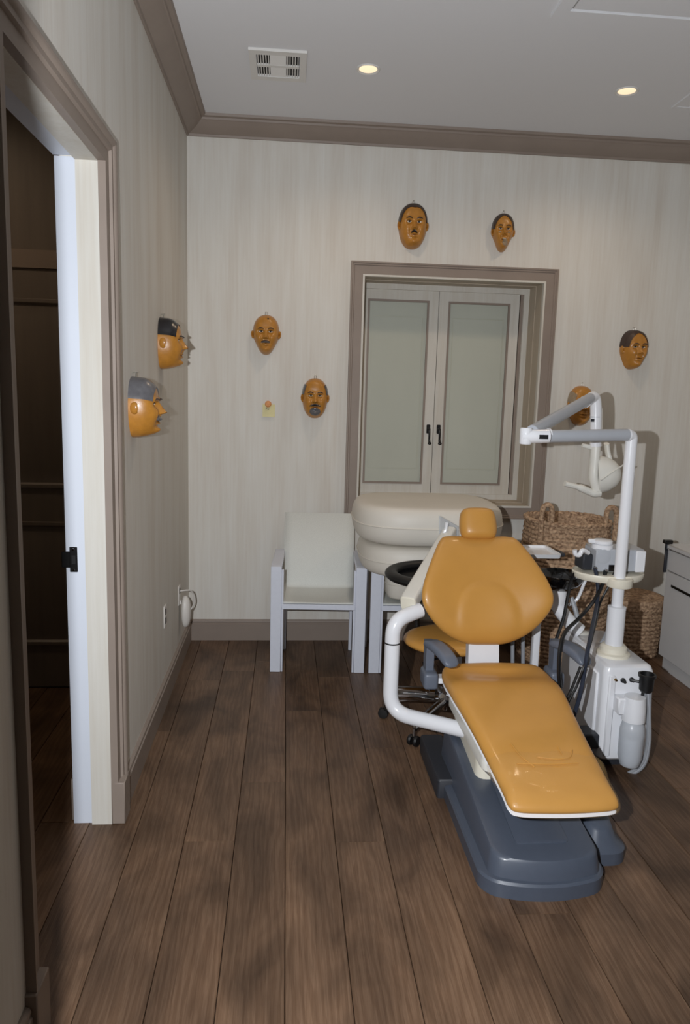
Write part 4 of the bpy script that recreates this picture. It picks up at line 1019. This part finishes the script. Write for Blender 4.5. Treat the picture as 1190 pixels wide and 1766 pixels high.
# ================================================================== DENTAL UNIT TOWER
PXc, PYc = 1.535, 3.14
DU = thing('dental_unit', (1.55, 3.18, 0), 'white dental unit cabinet with tall pole, lamp arm, round tray and spittoon', 'dental unit')
TX0, TX1, TY0, TY1, TZ0, TZ1 = 1.432, 1.665, 2.985, 3.50, 0.055, 0.498
to = rrect(TX0, TX1, TY0, TY1, 0.03, 5)
part('cabinet', slab(MB(), [(inset(to, 0.008), TZ0), (to, TZ0+0.01), (to, TZ1-0.03), (inset(to, 0.008), TZ1-0.008), (inset(to, 0.02), TZ1)]), 'white_enamel', DU)
part('side_panel', MB().box(TX0-0.010, TX0+0.004, TY0+0.06, TY1-0.04, TZ0+0.03, TZ1-0.05, 0.006), 'white_enamel', DU)
part('front_trim', MB().box(TX0+0.02, TX0+0.05, TY0-0.008, TY0+0.01, TZ0+0.02, TZ1-0.04, 0.005), 'white_enamel', DU)
part('foot_plate', MB().box(TX0+0.03, TX1-0.05, TY0+0.06, TY1-0.03, 0, TZ0), 'dark_plastic', DU)
part('link_beam', MB().box(1.285, TX0+0.06, 3.0, 3.10, 0.10, 0.17, 0.006), 'dark_plastic', DU)
part('pole_flange', MB().lathe([(0.075, TZ1-0.002), (0.075, TZ1+0.012), (0.062, TZ1+0.018), (0.060, TZ1+0.040), (0.048, TZ1+0.052)], (PXc, PYc, 0), 32), 'ivory_plastic', DU)
zs1 = atY(1070, 1046, PYc).z; ztr = atY(1075, 1003, PYc).z; zpt = atY(1098, 752, PYc).z
part('pole_sleeve', MB().lathe([(0.040, TZ1+0.045), (0.040, zs1-0.012), (0.041, zs1-0.012), (0.041, zs1), (0.026, zs1+0.004)], (PXc, PYc, 0), 28), 'white_enamel', DU)
pole = part('pole', MB().tube(rounded([(PXc, PYc, zs1-0.01), (PXc, PYc, zpt), atY(1082, 750, PYc-0.012)], 0.045, 8), 0.026, 20), 'white_enamel', DU)
part('tray_collar', MB().lathe([(0.056, ztr-0.022), (0.058, ztr-0.018), (0.058, ztr+0.014), (0.054, ztr+0.018)], (PXc, PYc, 0), 28), 'ivory_plastic', DU)
# oval tray round the pole
tco = Vector((PXc-0.004, PYc+0.115, ztr+0.012))
ov = lambda k_: [(tco.x+0.168*k_*math.cos(a), tco.y+0.130*k_*math.sin(a)) for a in [2*PI*i/48 for i in range(48)]]
dt = part('round_tray', slab(MB(), [(ov(0.93), tco.z-0.022), (ov(0.98), tco.z-0.012), (ov(1.0), tco.z+0.006), (ov(0.98), tco.z+0.012), (ov(0.95), tco.z+0.002)]), 'ivory_plastic', DU)
# horizontal lamp arm and return arm
AZ = atY(905, 752, 2.98)
J = atY(908, 752, 2.97); A1 = atY(1095, 748, PYc-0.01)
la = part('lamp_arm', MB().tube([atY(1083, 750, PYc-0.012), atY(925, 753, 2.99)], 0.027, 20), 'panel_grey', DU)
for px_ in (1083, 946): 
    q = atY(px_, 750.5, PYc-0.012-(1083-px_)*0.00086)
    part('collar_ring', MB().lathe([(0.0285, -0.004), (0.0285, 0.004)], q, 24, (1, 0.14, 0)), 'white_enamel', la)
jt = part('elbow_joint', MB().tube(rounded([atY(945, 752, 2.985), atY(922, 752.5, 2.98), atY(900, 752, 2.99)], 0.02), 0.029, 20), 'white_enamel', DU)
part('elbow_cap', MB().lathe([(0.022, -0.034), (0.026, -0.028), (0.026, 0.028), (0.022, 0.034)], atY(907, 752, 2.985), 20), 'white_enamel', jt)
part('elbow_slot', MB().box(*[v for pr_ in zip(atY(930, 757, 2.952), atY(945, 750, 2.958)) for v in pr_]), 'black_rubber', jt)
E2 = atY(1020, 686, 3.58)
part('return_arm', MB().tube([atY(918, 744, 3.01), E2], 0.027, 20), 'panel_grey', DU)
q = atY(1009, 693, 3.53); part('collar_ring', MB().lathe([(0.0300, -0.005), (0.0300, 0.005)], q, 24, E2-atY(918, 744, 3.01)), 'white_enamel', DU)
dp = atY(1028, 775, 3.60)
part('drop_post', MB().tube(rounded([atY(1008, 694, 3.53), atY(1026, 682, 3.60), atY(1028, 705, 3.60), atY(1027, 770, 3.60)], 0.05, 8), 0.0285, 18), 'white_enamel', DU)
q = atY(1027, 719, 3.60); part('collar_ring', MB().lathe([(0.0292, -0.0015), (0.0292, 0.0015)], q, 24), 'panel_grey', DU)
q = atY(1022, 725, 3.57); part('label_tag', MB().box(q.x-0.008, q.x+0.008, q.y-0.002, q.y+0.004, q.z-0.007, q.z+0.007), 'dark_plastic', DU)
LY = 3.60
def lp(x, y, dy=0.0): return atY(x, y, LY+dy)
part('lamp_yoke', MB().tube(crom([lp(1027, 770), lp(1025, 800), lp(1024, 825), lp(1030, 845)], 5), 0.031, 14, scale=(1.0, 0.8)), 'warm_white_plastic', DU)
lc = lp(1041, 818, 0.02)
ax = Vector((0.92, -0.36, 0.10)).normalized()
lamp = part('lamp_head', MB().lathe([(0.0, 0.086), (0.035, 0.080), (0.065, 0.058), (0.088, 0.02), (0.098, -0.02), (0.094, -0.026), (0.084, 0.012), (0.06, 0.048), (0, 0.07)], lc, 32, ax, True, 1.0, 1.0), 'warm_white_plastic', DU)
part('lamp_rib', MB().tube(crom([lp(1036, 828, -0.085), lp(1056, 814, -0.065), lp(1075, 802, -0.02)], 6), 0.004, 6), 'warm_white_plastic', lamp)
part('lamp_bulb', MB().lathe([(0, -0.01), (0.02, -0.005), (0.024, 0.02), (0, 0.05)], lc, 14, ax), 'panel_grey', lamp)
part('rear_yoke', MB().tube(crom([lp(1046, 765, 0.03), lp(1048, 780, 0.04), lp(1052, 795, 0.04)], 5), 0.022, 10, scale=(1, 0.6)), 'warm_white_plastic', DU)
part('lamp_handle', MB().tube(crom([lp(1034, 850), lp(1022, 850), lp(1000, 841), lp(974, 834)], 6), [0.027]*7+[0.024]*6+[0.018]*6, 12, scale=(1, 0.8)), 'warm_white_plastic', DU)
part('lamp_handle', MB().tube([lp(1024, 773), lp(1004, 768)], [0.014, 0.011], 10), 'warm_white_plastic', DU)
# front of the cabinet: ports, cup holder, bottle
def fp_(x, y, d=0.0): return atY(x, y, TY0-d)
for x, y, m, r in ((1060, 1171, 'brass', 0.006), (1074, 1173, 'black_rubber', 0.009), (1089, 1172, 'black_rubber', 0.009)):
    part('port', MB().lathe([(r*1.25, -0.004), (r*1.25, 0.006), (r, 0.008), (r*0.8, 0.018), (0, 0.019)], fp_(x, y), 14, (0, -1, 0)), m, DU)
q = fp_(1079, 1178, 0.02); part('port_lever', MB().tube([fp_(1074, 1173, 0.014), q], 0.006, 8), 'black_rubber', DU)
cu = fp_(1115, 1178, 0.045)
cup = part('cup_holder', MB().lathe([(0.022, -0.04), (0.030, -0.03), (0.032, 0.028), (0.038, 0.03), (0.038, 0.042), (0.030, 0.042), (0.026, 0.0), (0, -0.02)], cu, 22), 'black_rubber', DU)
part('holder_arm', MB().tube([fp_(1089, 1173, 0.012), cu+Vector((-0.02, 0.01, 0))], 0.007, 8), 'black_rubber', cup)
part('nozzle', MB().tube([cu+Vector((-0.012, 0, -0.03)), cu+Vector((-0.014, 0, -0.075))], 0.007, 8), 'black_rubber', cup)
bc = fp_(1090, 1260, 0.055)
ztop, zbot = fp_(1090, 1201, 0.055).z, fp_(1090, 1322, 0.055).z; z2 = fp_(1090, 1240, 0.055).z
bcap = part('bottle_cap', MB().lathe([(0.050, z2-0.004-bc.z), (0.050, z2+0.05-bc.z), (0.044, ztop-bc.z)], bc, 28).box(bc.x-0.075, bc.x, bc.y-0.005, TY0, z2+0.02, ztop-0.01, 0.006), 'white_enamel', DU)
bot = part('water_bottle', MB().lathe([(0.02, zbot-bc.z), (0.040, zbot+0.012-bc.z), (0.052, zbot+0.05-bc.z), (0.053, z2-0.05-bc.z), (0.044, z2-0.012-bc.z), (0.030, z2-bc.z)], bc, 28), 'bottle_plastic', DU)
part('bottle_water', MB().lathe([(0.018, zbot+0.006-bc.z), (0.036, zbot+0.018-bc.z), (0.047, zbot+0.055-bc.z), (0.048, z2-0.08-bc.z), (0, z2-0.08-bc.z)], bc, 28), 'water', bot)
for dx, m in ((0.0, 'grey_hose'), (0.013, 'panel_grey'), (0.024, 'grey_hose')):
    part('hose', MB().tube(crom([cu+Vector((-0.005+dx, 0, -0.03)), fp_(1117, 1230, 0.03)+Vector((dx*0.3, 0, 0)), fp_(1117, 1280, 0.035)+Vector((dx*0.3, 0, 0)), fp_(1106, 1318, 0.03)+Vector((dx*0.4, 0, -dx*0.4)), fp_(1076, 1338, 0.0)+Vector((0, 0, -dx*0.5))], 6), 0.0085, 10), m, DU)
# spittoon: black glass bowl on a white arm
SB = atY(966, 1010, 3.45)
zb1 = atY(966, 997, 3.40).z
bowl = part('spittoon_bowl', MB().lathe([(0.03, -0.075), (0.06, -0.066), (0.095, -0.04), (0.115, -0.005), (0.118, 0.012), (0.112, 0.012), (0.106, -0.005), (0.085, -0.036), (0.05, -0.055), (0, -0.06)], (SB.x, SB.y, zb1), 40), 'black_gloss', DU)
part('bowl_neck', MB().lathe([(0.036, -0.175), (0.036, -0.125), (0.038, -0.12), (0.034, -0.075)], (SB.x, SB.y, zb1), 24), 'white_enamel', DU)
se = atY(1000, 1088, 3.42)
part('spittoon_arm', MB().tube(crom([(SB.x-0.005, SB.y, zb1-0.15), atY(968, 1055, 3.44), atY(985, 1075, 3.43), se], 5), 0.036, 16), 'white_enamel', DU)
part('arm_joint', MB().lathe([(0.05, -0.06), (0.055, -0.045), (0.055, -0.02), (0.045, 0.0), (0.03, 0.008)], se+Vector((0.02, 0.03, -0.02)), 22), 'warm_white_plastic', DU)
fz = atY(1003, 1000, 3.40)
part('faucet', MB().tube(crom([(SB.x+0.05, SB.y-0.06, zb1+0.01), (SB.x+0.075, SB.y-0.08, zb1+0.016), (SB.x+0.115, SB.y-0.05, zb1+0.012), (SB.x+0.11, SB.y-0.03, zb1-0.03), (SB.x+0.07, SB.y-0.06, zb1-0.10), (SB.x+0.035, SB.y-0.04, zb1-0.14)], 6), 0.008, 10), 'white_enamel', DU)
lo2 = rrect(1.15, 1.20, 3.30, 3.36, 0.01, 3)
part('support_post', slab(MB(), [(rrect(atY(924, 1100, 3.45).x-0.017, atY(924, 1100, 3.45).x+0.017, 3.43, 3.47, 0.006, 3), 0.0), (rrect(atY(924, 1100, 3.45).x-0.017, atY(924, 1100, 3.45).x+0.017, 3.43, 3.47, 0.006, 3), 0.60)]), 'white_enamel', DU)
for px_, y0_, y1_ in ((884, 1100, 1150), (902, 1098, 1150)):
    a_, b_ = atY(px_, y0_, 3.5), atY(px_, y1_, 3.5); part('hose', MB().tube([a_+Vector((0, 0, 0.05)), a_, b_, b_+Vector((0, 0, -0.05))], 0.010, 8), 'grey_hose', DU)

# ---------------- control box on the tray
cb0, cb1 = atY(1008, 985, 3.27), atY(1102, 985, 3.27)
zb = tco.z+0.0125; zt = atY(1050, 944, 3.27).z
CB = thing('control_box', ((cb0.x+cb1.x)/2, 3.30, zb), 'grey control box with hose ports and white capped jar, on the round tray', 'control unit')
CYF = 3.22
part('housing', MB().box(cb0.x+0.03, cb1.x-0.002, CYF, CYF+0.14, zb, zt, 0.006), 'panel_grey', CB)
part('side_cheek', MB().box(cb0.x-0.02, cb0.x+0.029, CYF+0.03, CYF+0.13, zb, zt-0.03, 0.006), 'dark_plastic', CB)
part('side_rail', MB().box(cb1.x-0.05, cb1.x-0.004, CYF-0.012, CYF-0.0005, zb+0.002, zt-0.004, 0.003), 'white_enamel', CB)
def cbp(x, y, d=0.0): return atY(x, y, CYF-d)
q0, q1 = cbp(1050, 974), cbp(1066, 985); part('display', MB().box(q0.x, q1.x, CYF-0.003, CYF, q1.z, q0.z), 'black_gloss', CB)
for x, y in ((1026, 979), (1044, 983)): part('hose_port', MB().lathe([(0.008, 0), (0.008, 0.006), (0.006, 0.014)], cbp(x, y), 12, (0, -1, 0)), 'chrome', CB)
jq = cbp(1039, 938, -0.05)
jar = part('jar', MB().lathe([(0.050, zt-0.004-jq.z), (0.050, zt+0.014-jq.z), (0.044, zt+0.018-jq.z)], jq, 26), 'white_enamel', CB)
part('jar_lid', MB().lathe([(0.040, zt+0.018-jq.z), (0.046, zt+0.022-jq.z), (0.046, zt+0.034-jq.z), (0.038, zt+0.038-jq.z), (0, zt+0.039-jq.z)], jq, 26).box(jq.x-0.07, jq.x-0.03, jq.y-0.012, jq.y+0.012, zt+0.02, zt+0.04, 0.005), 'white_enamel', jar)
part('round_boss', MB().lathe([(0.034, 0), (0.034, 0.002), (0.03, 0.003), (0, 0.0032)], cbp(1041, 960), 24, (0, -1, 0)), 'panel_grey', CB)
hk = cbp(1007, 955, 0.01)
hkp = part('hook_holder', MB().tube(crom([hk+Vector((-0.045, 0, 0.018)), hk+Vector((-0.04, 0, -0.002)), hk+Vector((-0.02, 0, -0.006)), hk+Vector((-0.008, 0, 0.016)), hk+Vector((0.03, 0.02, 0.0))], 5), 0.011, 10), 'white_enamel', CB)
# hoses from the box down to the chair
def hs(pts, r, m, d0=3.2):
    P = [atY(x, y, dd) for x, y, dd in pts]
    part('hose', MB().tube(crom(P, 6), r, 8), m, DU)
hs([(1026, 980, 3.215), (1030, 1000, 3.19), (1031, 1030, 3.16), (1024, 1070, 3.02), (1014, 1120, 2.83), (1006, 1170, 2.81), (1000, 1200, 2.80), (990, 1235, 2.80)], 0.009, 'navy_hose')
hs([(1044, 984, 3.215), (1040, 1005, 3.19), (1025, 1035, 3.15), (1000, 1065, 3.12), (975, 1090, 2.98), (966, 1120, 2.93), (964, 1160, 2.92), (966, 1185, 2.92)], 0.009, 'black_rubber')
hs([(1060, 986, 3.215), (1050, 1010, 3.19), (1035, 1040, 3.17), (1026, 1080, 3.0), (1010, 1140, 2.82), (996, 1180, 2.81), (986, 1200, 2.81), (975, 1222, 2.81)], 0.0055, 'black_rubber')
hs([(992, 988, 3.25), (985, 1000, 3.28), (978, 1035, 3.28), (972, 1065, 3.26), (962, 1095, 3.25), (958, 1105, 3.25)], 0.008, 'black_rubber')
hs([(1068, 1020, 3.22), (1060, 1060, 3.25), (1045, 1098, 3.28), (1038, 1110, 3.28)], 0.013, 'grey_hose')
hs([(985, 1030, 3.40), (992, 1050, 3.38), (996, 1065, 3.36)], 0.012, 'grey_hose')
hs([(1001, 1150, 2.84), (993, 1170, 2.84), (984, 1192, 2.84), (972, 1216, 2.84)], 0.006, 'black_rubber')
